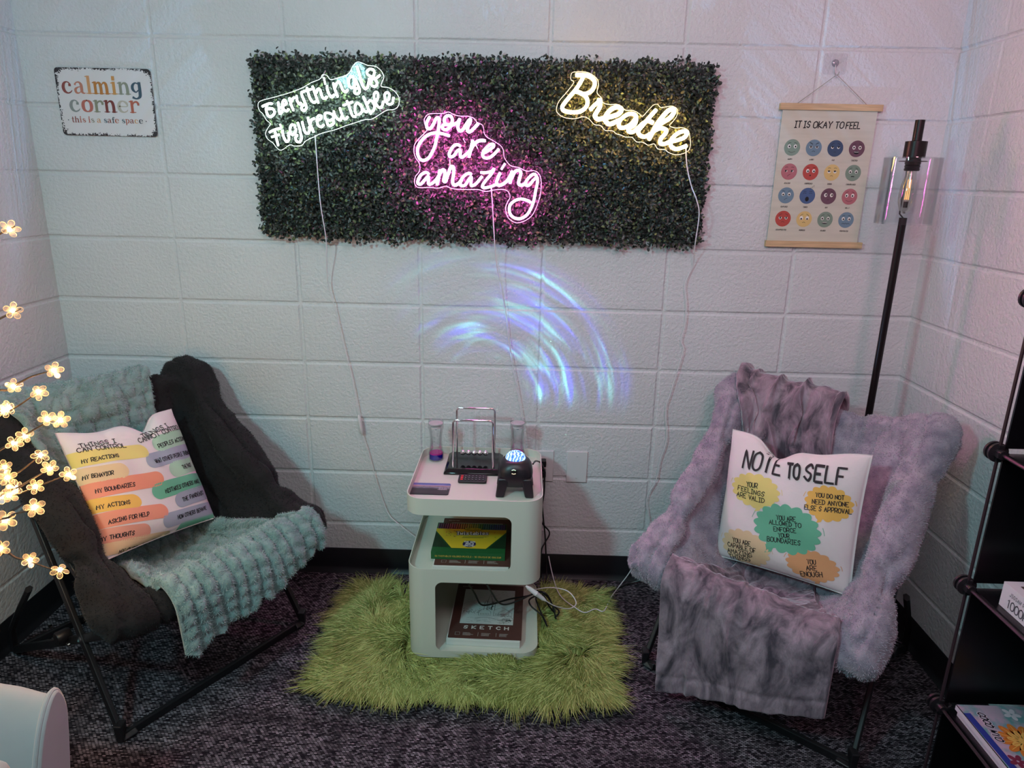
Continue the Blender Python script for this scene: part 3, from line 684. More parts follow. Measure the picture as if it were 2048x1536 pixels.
def serif_text(mb, t, x0, x1, y, xh, surf, off, cols):
    tot = sum(SW.get(c, 1.0) for c in t); kx = (x1 - x0) / tot; x = x0; ci = 0
    for c in t:
        if c in SER:
            for i, st in enumerate(SER[c]):
                q = spline(st, 6) if len(st) > 2 else st
                mb.ribbon([(x + p[0] * kx, y + p[1] * xh) for p in q], [p[2] * .5 * (kx + xh) for p in q], surf, off + i * 3e-5, cols[ci % len(cols)])
            ci += 1
        x += SW.get(c, 1.0) * kx
def tin_sign():
    x0, x1, z0, z1 = -.309, -.0095, 1.537, 1.734
    root = thing('tin_sign', (x0 / 2 + x1 / 2, 0, z0), 'white tin wall sign with worn black border reading calming corner, left of the hedge panel', 'sign')
    m_tin = mat('tin_white', 'd8d3d4', .45)
    nt, ns, ln, b = nodes(m_tin)
    tc = N(nt, 'ShaderNodeTexCoord'); sp = N(nt, 'ShaderNodeSeparateXYZ'); ln.new(tc.outputs['Generated'], sp.inputs[0])
    def mm(op, a, c=None, d=None):
        n = N(nt, 'ShaderNodeMath', operation=op)
        for i, q in enumerate((a, c, d)):
            if q is None: continue
            if isinstance(q, (int, float)): n.inputs[i].default_value = q
            else: ln.new(q, n.inputs[i])
        return n.outputs[0]
    ex = mm('MULTIPLY', mm('SUBTRACT', .5, mm('ABSOLUTE', mm('SUBTRACT', sp.outputs[0], .5))), 1.5)
    ez = mm('SUBTRACT', .5, mm('ABSOLUTE', mm('SUBTRACT', sp.outputs[2], .5)))
    e = mm('MINIMUM', ex, ez)
    corner = mm('MULTIPLY', mm('ADD', ex, ez), .5)
    e2 = mm('MINIMUM', e, mm('SUBTRACT', corner, .035))
    no = N(nt, 'ShaderNodeTexNoise', i_Scale=260.0, i_Detail=5.0); ln.new(tc.outputs['Object'], no.inputs['Vector'])
    n2 = N(nt, 'ShaderNodeTexNoise', i_Scale=34.0, i_Detail=2.0); ln.new(tc.outputs['Object'], n2.inputs['Vector'])
    v = mm('ADD', e2, mm('ADD', mm('MULTIPLY', mm('SUBTRACT', no.outputs[0], .5), .16), mm('MULTIPLY', mm('SUBTRACT', n2.outputs[0], .5), .10)))
    st = mm('LESS_THAN', v, .018)
    mx = N(nt, 'ShaderNodeMix', data_type='RGBA'); mx.inputs[6].default_value = lin('dcd7d8'); mx.inputs[7].default_value = lin('2a2226')
    ln.new(st, mx.inputs[0]); ln.new(mx.outputs[2], b.inputs['Base Color'])
    MB().prism(rrect(x0, z0, x1, z1, .011), lambda x, y, d: (x, d, y), -.0065, -.0053).obj('plate', m_tin, root)
    cs = ['8c4640', 'c07c68', 'd09868', 'b87838', 'c89050', '8c8e7c', '3c5464', '8a8f8c', 'b8685c', '8a8a74', '7a3632', 'bcb2a4', 'b4604c', '33404e']
    mats = [mat('sign_ink_%d' % i, c, .55) for i, c in enumerate(cs)]
    sf = lambda x, y, o: (x, -.0068 - o, y)
    mb = MB()
    serif_text(mb, 'calming', -.293, -.038, 1.660, .034, sf, 0, [0, 1, 2, 3, 4, 5, 6])
    serif_text(mb, 'corner', -.277, -.055, 1.607, .034, sf, 0, [7, 8, 9, 10, 11, 12])
    serif_text(mb, 'this is a safe space', -.276, -.049, 1.5755, .0118, sf, 0, [0, 0, 8, 12, 8, 9, 2, 6, 0, 13, 12, 6, 12, 0, 2, 13])
    for x in (-.286, -.040):
        mb.fan([(x + .0017 * math.cos(a), 1.582 + .0017 * math.sin(a)) for a in np.linspace(0, 2 * PI, 9)[:-1]], (x, 1.582), sf, 0, 13, rings=1)
    mb.obj('lettering', mats, root, smooth=False)
    for x in (-.297, -.022): MB().lathe([(.0006, 0), (.0025, .0005), (.002, .0015), (.0004, .002)], (x, -.0065, z1 - .010), 10, axis=(0, -1, 0)).obj('nail', m_black_metal, root)
    MB().box((x0 / 2 + x1 / 2, -.003, z0 / 2 + z1 / 2), (.2, .006, .1)).obj('mounting_pad', m_white_plastic, root)
tin_sign()

# ================================================================== feelings poster
m_canvas = add_noise(mat('canvas', 'cdc8b8', .85), 8, .08, stretch=(1, 1, 8), bump=.25, bscale=700, bdist=.0005)
m_wood = add_noise(mat('pale_wood', 'd6b48a', .55), 12, .25, stretch=(1, 1, 14))
def poster():
    cx, zt, zb = 2.0795, 1.671, 1.242
    root = thing('feelings_poster', (cx, 0, zb), 'cream canvas poster of sixteen round faces titled IT IS OKAY TO FEEL', 'poster')
    def warp(x, z): return -.011 - .0025 * math.sin((x - 1.9) * 14) * ((z - zb) * (zt - z) * 18)
    n1, n2 = 13, 17
    P = np.array([[(x, warp(x, z), z) for z in np.linspace(zb + .004, zt - .004, n2)] for x in np.linspace(1.935, 2.224, n1)])
    mb = MB().grid(P)
    cols = ['7d9180', '6d8798', '3f526e', '6b4a58', 'b06a70', 'b54a42', 'd6b878', '4a6088', 'e8e4dc', '1d1b1f']
    mats = [m_canvas] + [mat('poster_ink_%d' % i, c, .8) for i, c in enumerate(cols)]
    WH, BK = 9, 10
    sf = lambda x, y, o: (x, warp(x, y) - .0004 - o, y)
    for t_, a, b_ in (('IT', 1.977, 1.996), ('IS', 2.0045, 2.0235), ('OKAY', 2.034, 2.090), ('TO', 2.101, 2.126), ('FEEL', 2.134, 2.177)):
        put_text(mb, t_, (a, 1.6025), (b_, 1.6035), .0185, .0030, sf, 0, BK, slant=.12)
    names = ['HAPPY ANGRY SAD EXCITED', 'JEALOUS SURPRISED BORED EMBARRASSED', 'CONFUSED TIRED SHY SILLY', 'DISAPPOINTED WORRIED SCARED FRUSTRATED']
    fcol = [[1, 2, 3, 4], [5, 6, 7, 1], [2, 8, 4, 5], [6, 7, 1, 2]]
    # eye radius, pupil dx, pupil dy, lid, brow slope, mouth kind
    fx = [[(.2, .02, .02, 0, .2, 'smile'), (.18, 0, 0, .4, -.5, 'frown'), (.18, .02, .05, .45, .6, 'tiny'), (.2, 0, .04, 0, .3, 'open')],
          [(.17, -.05, -.02, .5, .1, 'skew'), (.2, .03, 0, 0, 0, 'o'), (.2, -.02, .06, .55, 0, 'frown'), (.19, 0, 0, 0, .5, 'flat')],
          [(.19, 0, 0, 0, -.2, 'skew'), (.0, 0, 0, 0, 0, 'yawn'), (.21, .06, .06, 0, .3, 'tiny'), (.21, -.02, 0, 0, .5, 'smile')],
          [(.19, 0, 0, .3, .6, 'frown'), (.22, 0, -.07, 0, .7, 'frown'), (.19, 0, .02, 0, .5, 'teeth'), (.2, .02, 0, 0, .2, 'wave')]]
    ell = lambda x, y, a, b_, k=16: [(x + a * math.cos(2 * PI * i / k), y + b_ * math.sin(2 * PI * i / k)) for i in range(k)]
    for r in range(4):
        for c in range(4):
            x, z, R = 1.9775 + .0668 * c, 1.5445 - .0717 * r, .0245
            mb.fan(ell(x, z, R, R, 32), (x, z), sf, 0, fcol[r][c], rings=2)
            er, pdx, pdy, lid, bs, mouth = fx[r][c]
            for sgn in (-1, 1):
                exx, ezz = x + sgn * .38 * R, z + .14 * R
                if er > 0:
                    o = ell(exx, ezz, er * R, er * 1.15 * R)
                    if lid: o = [(a, min(b_, ezz + er * R * (1 - lid * 1.6))) for a, b_ in o]
                    mb.fan(o, (exx, ezz - er * R * .2), sf, 3e-4, WH, rings=1)
                    mb.fan(ell(exx + pdx * R, ezz + (pdy - .04) * R, .105 * R, .12 * R, 10), (exx + pdx * R, ezz + (pdy - .04) * R), sf, 6e-4, BK, rings=1)
                    if lid: mb.ribbon([(exx - er * R, ezz + er * R * (1 - lid * 1.6)), (exx + er * R, ezz + er * R * (1 - lid * 1.6))], .0009, sf, 7e-4, BK)
                else:
                    mb.ribbon(spline([(exx - .2 * R, z + .28 * R), (exx, z + .36 * R), (exx + .2 * R, z + .3 * R)], 3), .0009, sf, 4e-4, BK)
                by = z + .52 * R
                mb.ribbon(spline([(exx - .17 * R, by - sgn * bs * -.17 * R), (exx, by + .05 * R), (exx + .17 * R, by - sgn * bs * .17 * R)], 3), .0016 if bs < -.3 else .0010, sf, 4e-4, BK)
            my = z - .45 * R
            if mouth in ('smile', 'frown', 'tiny', 'skew', 'wave', 'flat'):
                k = {'smile': -.14, 'frown': .1, 'tiny': .03, 'skew': .05, 'wave': 0, 'flat': .02}[mouth]
                wd = {'smile': .42, 'frown': .18, 'tiny': .12, 'skew': .18, 'wave': .5, 'flat': .18}[mouth]
                if mouth == 'wave': pts = [(x + (i / 6 - .5) * 2 * wd * R, my + (.07 if i % 2 else -.07) * R) for i in range(7)]
                else: pts = [(x - wd * R, my - (0 if mouth != 'skew' else .1) * R), (x, my + k * R), (x + wd * R, my + (.0 if mouth != 'skew' else .12) * R)]
                mb.ribbon(spline(pts, 4), .0009 if mouth != 'flat' else .0024, sf, 4e-4, BK)
            elif mouth in ('o', 'yawn'):
                a = .08 if mouth == 'o' else .24
                mb.fan(ell(x, my + .05 * R, a * R, a * 1.25 * R, 14), (x, my), sf, 4e-4, BK, rings=1)
            else:
                mb.fan(ell(x, my, .34 * R, .2 * R if mouth == 'open' else .1 * R, 14), (x, my), sf, 4e-4, BK, rings=1)
                mb.ribbon([(x - .26 * R, my + .06 * R), (x + .26 * R, my + .06 * R)], .0013, sf, 6e-4, WH)
            nm = names[r].split()[c]; wn = len(nm) * .0027
            put_text(mb, nm, (x - wn / 2 - .002, z - .0365), (x + wn / 2 - .002, z - .0365), .0040, .0008, sf, 0, BK, slant=.15)
    for i in range(3): put_text(mb, 'Z', (2.0505 + i * .0045, 1.4225 + i * .003), (2.0535 + i * .0045, 1.4225 + i * .003), .0035 + i * .0006, .0008, sf, 5e-4, BK)
    mb.obj('canvas', mats, root, smooth=False)
    for z, xa, xb in ((zt - .008, 1.925, 2.236), (zb + .009, 1.931, 2.239)):
        MB().box(((xa + xb) / 2, -.0145, z), (xb - xa, .007, .019)).obj('slat', m_wood, root, bevel=.001)
        MB().box(((xa + xb) / 2, -.0065, z), (xb - xa, .006, .019)).obj('slat', m_wood, root, bevel=.001)
    MB().tube([(1.975, -.012, zt), (2.083, -.014, 1.7545), (2.188, -.012, zt)], .0009, 5).obj('hanging_string', mat('twine', '9a9080', .9), root)
poster()
def hook():
    root = thing('adhesive_hook', (2.078, 0, 1.757), 'clear square adhesive hook on the wall above the feelings poster', 'hook')
    MB().prism(rrect(2.044, 1.757, 2.112, 1.815, .006), lambda x, y, d: (x, d, y), -.0022, -.0008).obj('backing_square', clear_mat('clear_pad', (.98, .98, .985, 1), .0, .3), root)
    MB().lathe([(.0105, 0), (.0105, .002), (.008, .004), (.001, .0045)], (2.078, -.0022, 1.788), 20, axis=(0, -1, 0)).obj('round_boss', clear_mat('clear_boss', (.85, .85, .88, 1), .1, .1), root)
    MB().tube(spline([(2.078, -.006, 1.782), (2.079, -.006, 1.765), (2.081, -.010, 1.7535), (2.084, -.018, 1.7535), (2.086, -.021, 1.762)], 4), .0016, 8).obj('metal_hook', m_chrome, root)
hook()

# ================================================================== wall plates and plugs
def plate(name, x, label, cat):
    z = .452
    root = thing(name, (x, 0, z - .06), label, cat)
    MB().box((x, -.004, z), (.073, .006, .118)).obj('cover_plate', m_white_plastic, root, bevel=.002)
    for dz in ((-.042, .042) if name == 'blank_wall_plate' else (0,)):
        MB().lathe([(.0032, 0), (.003, .0012), (.0005, .0016)], (x, -.007, z + dz), 12, axis=(0, -1, 0)).obj('screw', mat('screw_head', 'c9c6c6', .3), root)
    return root
r = plate('wall_outlet', 1.242, 'white duplex wall outlet just right of the side table with black plugs in it', 'outlet')
for dz in (.02, -.02):
    o = MB().prism(rrect(1.242 - .0165, .452 + dz - .014, 1.242 + .0165, .452 + dz + .014, .007), lambda x, y, d: (x, d, y), -.0085, -.0065).obj('receptacle', m_white_plastic, r)
    sl = MB()
    for dx in (-.0065, .0065): sl.box((1.242 + dx, -.0086, .452 + dz + .003), (.002, .0006, .008))
    sl.obj('slot', m_ink, o)
plate('blank_wall_plate', 1.3625, 'blank white wall plate with two screws, second plate right of the side table', 'wall plate')

# ================================================================== shaggy rug
TX0, TX1, TY0, TY1, TZ, TR = .832, 1.228, -.495, -.090, .550, .052
def rug():
    x0, x1, y0, y1 = .602, 1.440, -.655, -.155
    root = thing('shag_rug', (1.02, -.41, 0), 'lime green long-pile shag rug on the carpet under the side table', 'rug')
    m_r = add_noise(mat('rug_fibre', 'a3a962', .75, Specular_IOR_Level=.2), 9, .3, col2='7c8846', detail=2)
    m_r2 = mat('rug_fibre_light', 'bac27a', .7, Specular_IOR_Level=.25)
    MB().prism(rrect(x0, y0, x1, y1, .03), lambda x, y, d: (x, y, d), .001, .010).obj('rug_backing', mat('rug_backing', '6b7a35', .9), root)
    n = 85000
    P = np.stack([RNG.uniform(x0, x1, n), RNG.uniform(y0, y1, n)], 1)
    # wool lies in locks: every hair leans to the lock it belongs to
    nc = 2600
    Cc = np.stack([RNG.uniform(x0, x1, nc), RNG.uniform(y0, y1, nc)], 1)
    idx = np.zeros(n, int)
    for k in range(0, n, 5000):
        d = ((P[k:k + 5000, None, :] - Cc[None]) ** 2).sum(2); idx[k:k + 5000] = d.argmin(1)
    ang = vnoise(Cc, 5.5, 2) * 2 * PI * 1.5 + vnoise(Cc, 14, 7) * 2.4 + 3.3
    fx = (Cc[:, 0] - (x0 + x1) / 2) / ((x1 - x0) / 2); fy = (Cc[:, 1] - (y0 + y1) / 2) / ((y1 - y0) / 2)
    D = np.stack([np.cos(ang), np.sin(ang)], 1) * .8
    D += np.stack([np.sign(fx) * np.abs(fx) ** 5 * 2.0, np.sign(fy) * np.abs(fy) ** 5 * 2.0 - .25], 1)
    D /= np.linalg.norm(D, axis=1)[:, None]
    D += RNG.normal(0, .28, D.shape)
    d = D[idx] + RNG.normal(0, .16, (n, 2))
    L = (.040 + .022 * vnoise(Cc, 11, 31)[idx] + RNG.random(n) * .016)
    lift = .55 + .5 * vnoise(Cc, 8, 44)[idx]
    tip = Cc[idx] + D[idx] * .035
    # under the table the pile is pressed flat
    inside = ((P[:, 0] > .82) & (P[:, 0] < 1.24) & (P[:, 1] > -.505) & (P[:, 1] < -.08))
    lift = np.where(inside, .12, lift); L = np.where(inside, L * .5, L)
    front = (P[:, 0] > TX0 - .01) & (P[:, 0] < TX1 + .01) & (P[:, 1] > TY0 - .04) & (P[:, 1] < TY0)
    lift = np.where(front, .5, lift); L = np.where(front, L * .7, L); d = np.where(front[:, None], d * .25 + np.array([0, -.05]), d); tip = np.where(front[:, None], P, tip)
    pts = []
    curl = RNG.normal(0, .25, (n, 2))
    for t in (0, .25, .5, .75, 1.0):
        h = .008 + L * lift * (t * 1.35 - t * t * .92)
        xy = P + (d + curl * t) * (L * (t ** 1.35) * .95)[:, None]
        xy += (tip - P - d * L[:, None] * .6) * (t * .30)
        pts.append(np.concatenate([xy, np.maximum(h + .003 * t, .003)[:, None]], 1))
    pts = np.stack(pts, 1)
    ft = (pts[:, :, 0] > TX0 - .004) & (pts[:, :, 0] < TX1 + .004) & (pts[:, :, 1] > TY0 - .002) & (pts[:, :, 1] < TY1)
    pts[:, :, 2] = np.where(ft, np.minimum(pts[:, :, 2], .0125), pts[:, :, 2])
    sd = np.stack([-d[:, 1], d[:, 0], RNG.normal(0, .5, n)], 1); sd /= np.linalg.norm(sd, axis=1)[:, None]
    wd = np.array([.0011, .0012, .0011, .0008, .0002])[None, :, None]
    A = pts + sd[:, None] * wd; Bq = pts - sd[:, None] * wd
    V = np.stack([A, Bq], 2).reshape(-1, 3)
    # keep the pressed pile clear of the table sheet
    i = np.arange(n)[:, None] * 10
    Q = np.concatenate([i + [[2 * k, 2 * k + 1, 2 * k + 3, 2 * k + 2]] for k in range(4)])
    mi = np.tile(np.where(RNG.random(n) < .35, 1, 0), 4)
    o0 = np.array(root['_o'])
    link('pile', np_mesh('pile', V - o0, Q, mats=[m_r, m_r2], mq=mi), root, None, angle=0)['kind'] = 'stuff'
rug()

# ================================================================== rolling side table of bent sheet steel
TX0, TX1, TY0, TY1, TZ, TR = .832, 1.228, -.495, -.090, .550, .052
def side_table():
    zb = .016
    root = thing('side_table', (1.03, -.29, zb), 'cream bent sheet-metal side table with open shelves standing on the green rug', 'table')
    m_t = mat('cream_enamel', 'ced0c4', .42)
    # perimeter from the back left corner along the left side, front, right side and back
    per = []
    cs = [(TX0 + TR, TY1 - TR, 90, 180), (TX0 + TR, TY0 + TR, 180, 270), (TX1 - TR, TY0 + TR, 270, 360), (TX1 - TR, TY1 - TR, 0, 90)]
    for cx, cy, a, b in cs:
        for j in range(11):
            th = math.radians(a + (b - a) * j / 10)
            per.append((cx + TR * math.cos(th), cy + TR * math.sin(th)))
    per.append(per[0])
    S = [0]
    for p, q in zip(per, per[1:]): S.append(S[-1] + math.dist(p, q))
    def at(s):
        for k in range(len(S) - 1):
            if s <= S[k + 1]: 
                t = (s - S[k]) / max(S[k + 1] - S[k], 1e-9)
                return per[k][0] + (per[k + 1][0] - per[k][0]) * t, per[k][1] + (per[k + 1][1] - per[k][1]) * t
        return per[-1]
    q = PI / 2 * TR
    sl = q + (TY1 - TY0 - 2 * TR)          # end of the left side
    sf = sl + q                            # start of the straight front
    xs = lambda x: sf + (x - TX0 - TR)
    sr0 = sf + (TX1 - TX0 - 2 * TR) + q    # start of the right side
    sr1 = sr0 + (TY1 - TY0 - 2 * TR)
    op = [(q * .55, xs(1.140), .322, .498, .0, .022), (xs(.916), sr1 + q * .4, .040, .279, .022, .0)]
    def hole(s, o):
        a, b, z0, z1, ra, rb = o
        if s < a or s > b: return None
        e = 0
        if ra and s - a < ra: e = ra - math.sqrt(max(ra * ra - (ra - (s - a)) ** 2, 0))
        if rb and b - s < rb: e = rb - math.sqrt(max(rb * rb - (rb - (b - s)) ** 2, 0))
        return z0 + e, z1 - e
    ss = set(S)
    for a, b, z0, z1, ra, rb in op:
        ss |= {a, b}
        for k in range(1, 9):
            f = 1 - math.cos(PI / 2 * k / 8)
            if ra: ss.add(a + ra * f)
            if rb: ss.add(b - rb * f)
    ss = sorted(ss)
    mb = MB()
    for s0, s1 in zip(ss, ss[1:]):
        if s1 - s0 < 1e-7: continue
        hs = [(hole(s0 + 1e-8, o), hole(s1 - 1e-8, o)) for o in op]
        hs = sorted([h for h in hs if h[0] and h[1]])
        b0 = b1 = zb; p0, p1 = at(s0), at(s1)
        for (a0, a1), (c0, c1) in hs:
            mb.add([(*p0, b0), (*p1, b1), (*p1, c0), (*p0, a0)], [(0, 1, 2, 3)]); b0, b1 = a1, c1
        mb.add([(*p0, b0), (*p1, b1), (*p1, TZ), (*p0, TZ)], [(0, 1, 2, 3)])
    o = mb.obj('bent_sheet_body', m_t, root, angle=.5)
    import bmesh
    bm = bmesh.new(); bm.from_mesh(o.data); bmesh.ops.remove_doubles(bm, verts=bm.verts, dist=1e-5); bm.to_mesh(o.data); bm.free()
    md = o.modifiers.new('solid', 'SOLIDIFY'); md.thickness = .0028; md.offset = 0
    md = o.modifiers.new('split', 'EDGE_SPLIT'); md.split_angle = .6
    for nm, z in (('top_tray', .524), ('middle_shelf', .296), ('bottom_shelf', .034)):
        MB().prism(rrect(TX0 + .001, TY0 + .001, TX1 - .001, TY1 - .001, TR - .001, 8), lambda x, y, d: (x, y, d), z - .003, z).obj(nm, m_t, root, angle=.5)
side_table()
ZT = .5245

# ---- things on the top tray
m_shell = clear_mat('clear_plastic', (.96, .97, .98, 1), .06)
def liquid_timer(x, y, label):
    z = ZT
    root = thing('liquid_timer', (x, y, z), label, 'sensory toy')
    prof = [(.024, 0), (.0255, .003), (.0255, .026), (.0225, .034), (.0195, .062), (.0195, .080), (.0225, .104), (.0255, .112), (.0255, .136), (.024, .140)]
    MB().lathe(prof, (x, y, z), 28).obj('clear_shell', m_shell, root, angle=1.2)
    MB().lathe([(.0225, .004), (.0225, .022)], (x, y, z), 28).obj('blue_liquid', mat('blue_liquid', '1c0f96', .15), root)
    MB().lathe([(.0225, .0222), (.0215, .0265)], (x, y, z), 28).obj('pink_liquid', mat('pink_liquid', 'c0238c', .2), root)
    MB().lathe([(.0175, .113), (.0175, .1165)], (x, y, z), 28).obj('separator_disc', mat('disc_white', 'e6dfe2', .3), root)
    MB().lathe([(.001, .1045), (.007, .108), (.013, .1127)], (x, y, z), 20).obj('cyan_drop', mat('cyan_liquid', '1f8fb4', .2), root)
    MB().lathe([(.0235, .1275), (.0235, .1295)], (x, y, z), 28).obj('cap_ring', m_white_plastic, root)
liquid_timer(.878, -.142, 'clear liquid motion timer with blue bottom on the table tray, left of the pendulum frame')
liquid_timer(1.149, -.118, 'clear liquid motion timer with blue bottom on the table tray, behind the star projector')
def cradle():
    z = ZT
    root = thing('newtons_cradle', (1.008, -.18, z), 'chrome pendulum toy of five steel balls on a glossy black base on the table tray', 'desk toy')
    fr = [(.922, -.262), (1.098, -.262), (1.092, -.112), (.930, -.112)]
    m_bb = mat('gloss_black', '0b0a0d', .08)
    b = MB(); k = .012
    lo = [(.917, -.267), (1.102, -.267), (1.102, -.104), (.917, -.104)]
    hi = [(.929, -.255), (1.090, -.255), (1.090, -.116), (.929, -.116)]
    b.add([(x, y, z) for x, y in lo] + [(x, y, z + .006) for x, y in lo] + [(x, y, z + .018) for x, y in hi],
          [(3, 2, 1, 0), (0, 1, 5, 4), (1, 2, 6, 5), (2, 3, 7, 6), (3, 0, 4, 7), (4, 5, 9, 8), (5, 6, 10, 9), (6, 7, 11, 10), (7, 4, 8, 11), (8, 9, 10, 11)])
    b.obj('base', m_bb, root, bevel=.0015, angle=.4)
    zt = .703
    for y in (-.248, -.126):
        p = [(.946, y, z + .014), (.946, y, zt - .010), (.948, y, zt - .004), (.954, y, zt), (1.064, y, zt), (1.070, y, zt - .004), (1.072, y, zt - .010), (1.072, y, z + .014)]
        MB().tube(p, .0036, 10).obj('frame', m_chrome, root)
    for i in range(5):
        bx = 1.009 + (i - 2) * .0186; bz = z + .046
        o = MB()
        o.lathe([(.0093 * math.sin(PI * (j + .02) / 12.04), -.0093 * math.cos(PI * (j + .02) / 12.04)) for j in range(13)], (bx, -.187, bz), 20)
        ball = o.obj('ball', m_chrome, root, angle=0)
        s = MB()
        for y in (-.248, -.126): s.tube([(bx, y, zt), (bx, -.187, bz + .0095)], .00028, 4)
        s.obj('string', m_white_cable, ball)
cradle()
def remote():
    z = ZT
    root = thing('remote_control', (1.012, -.301, z), 'small black remote control with three red buttons lying in front of the pendulum toy', 'remote control')
    o = MB().prism(rrect(.968, -.329, 1.057, -.275, .007), lambda x, y, d: (x, y, d), z, z + .008).obj('body', m_black_plastic, root, bevel=.0015)
    red = mat('red_button', 'd8303a', .4, ); grey = mat('grey_button', '2a282e', .5)
    icon = mat('button_icon', 'c8c4cc', .5)
    for i in range(7):
        for j in range(3):
            x, y = .979 + i * .0112, -.317 + j * .0135
            b = MB().prism(rrect(x - .0038, y - .0042, x + .0038, y + .0042, .002), lambda a, c, d: (a, c, d), z + .0081, z + .0092)
            if i > 0: b.box((x, y, z + .0094), (.003, .0012, .0003), 1).box((x, y, z + .0094), (.0010, .0034, .0003), 1)
            b.obj('button', [red if i == 0 else grey, icon], root)
remote()
def card():
    z = ZT
    root = thing('photo_card', (.888, -.377, z), 'dark photo card of a beach at dusk on the front left of the tray', 'card')
    m_c = mat('beach_print', '404048', .35)
    nt, ns, ln, b = nodes(m_c)
    tc = N(nt, 'ShaderNodeTexCoord'); sp = N(nt, 'ShaderNodeSeparateXYZ'); ln.new(tc.outputs['Generated'], sp.inputs[0])
    no = N(nt, 'ShaderNodeTexNoise', i_Scale=7.0, i_Detail=5.0); ln.new(tc.outputs['Generated'], no.inputs['Vector'])
    a = N(nt, 'ShaderNodeMath', operation='MULTIPLY_ADD', i_1=.16); ln.new(no.outputs[0], a.inputs[0]); ln.new(sp.outputs[1], a.inputs[2])
    cr = N(nt, 'ShaderNodeValToRGB'); ln.new(a.outputs[0], cr.inputs[0])
    els = [(0, '221f28'), (.3, '3c3238'), (.52, '2a2730'), (.66, '5b5360'), (.70, '9aa0b4'), (.74, '4a4856'), (.80, 'b99590'), (.9, '7f80b0'), (1, '4a5aa0')]
    cr.color_ramp.elements[0].color = lin(els[0][1]); cr.color_ramp.elements[1].color = lin(els[-1][1])
    for p, c in els[1:-1]:
        e = cr.color_ramp.elements.new(p); e.color = lin(c)
    ln.new(cr.outputs[0], b.inputs['Base Color'])
    mb = MB().prism(rrect(.829, -.416, .948, -.338, .006), lambda x, y, d: (x, y, d), z, z + .0022)
    sf = lambda x, y, o: (x, y, z + .0024 + o)
    for i in range(5):
        x = .914 + i * .005
        mb.ribbon(spline([(x, -.385), (x + .003, -.375), (x + .001, -.368), (x + .004, -.380), (x + .006, -.386)], 3), .0009, sf, 0, 1)
    mb.ribbon(spline([(.912, -.381), (.925, -.384), (.944, -.377)], 4), .0008, sf, 0, 1)
    mb.obj('card', [m_c, mat('card_script', 'd8d4dc', .5)], root, angle=.5)
card()

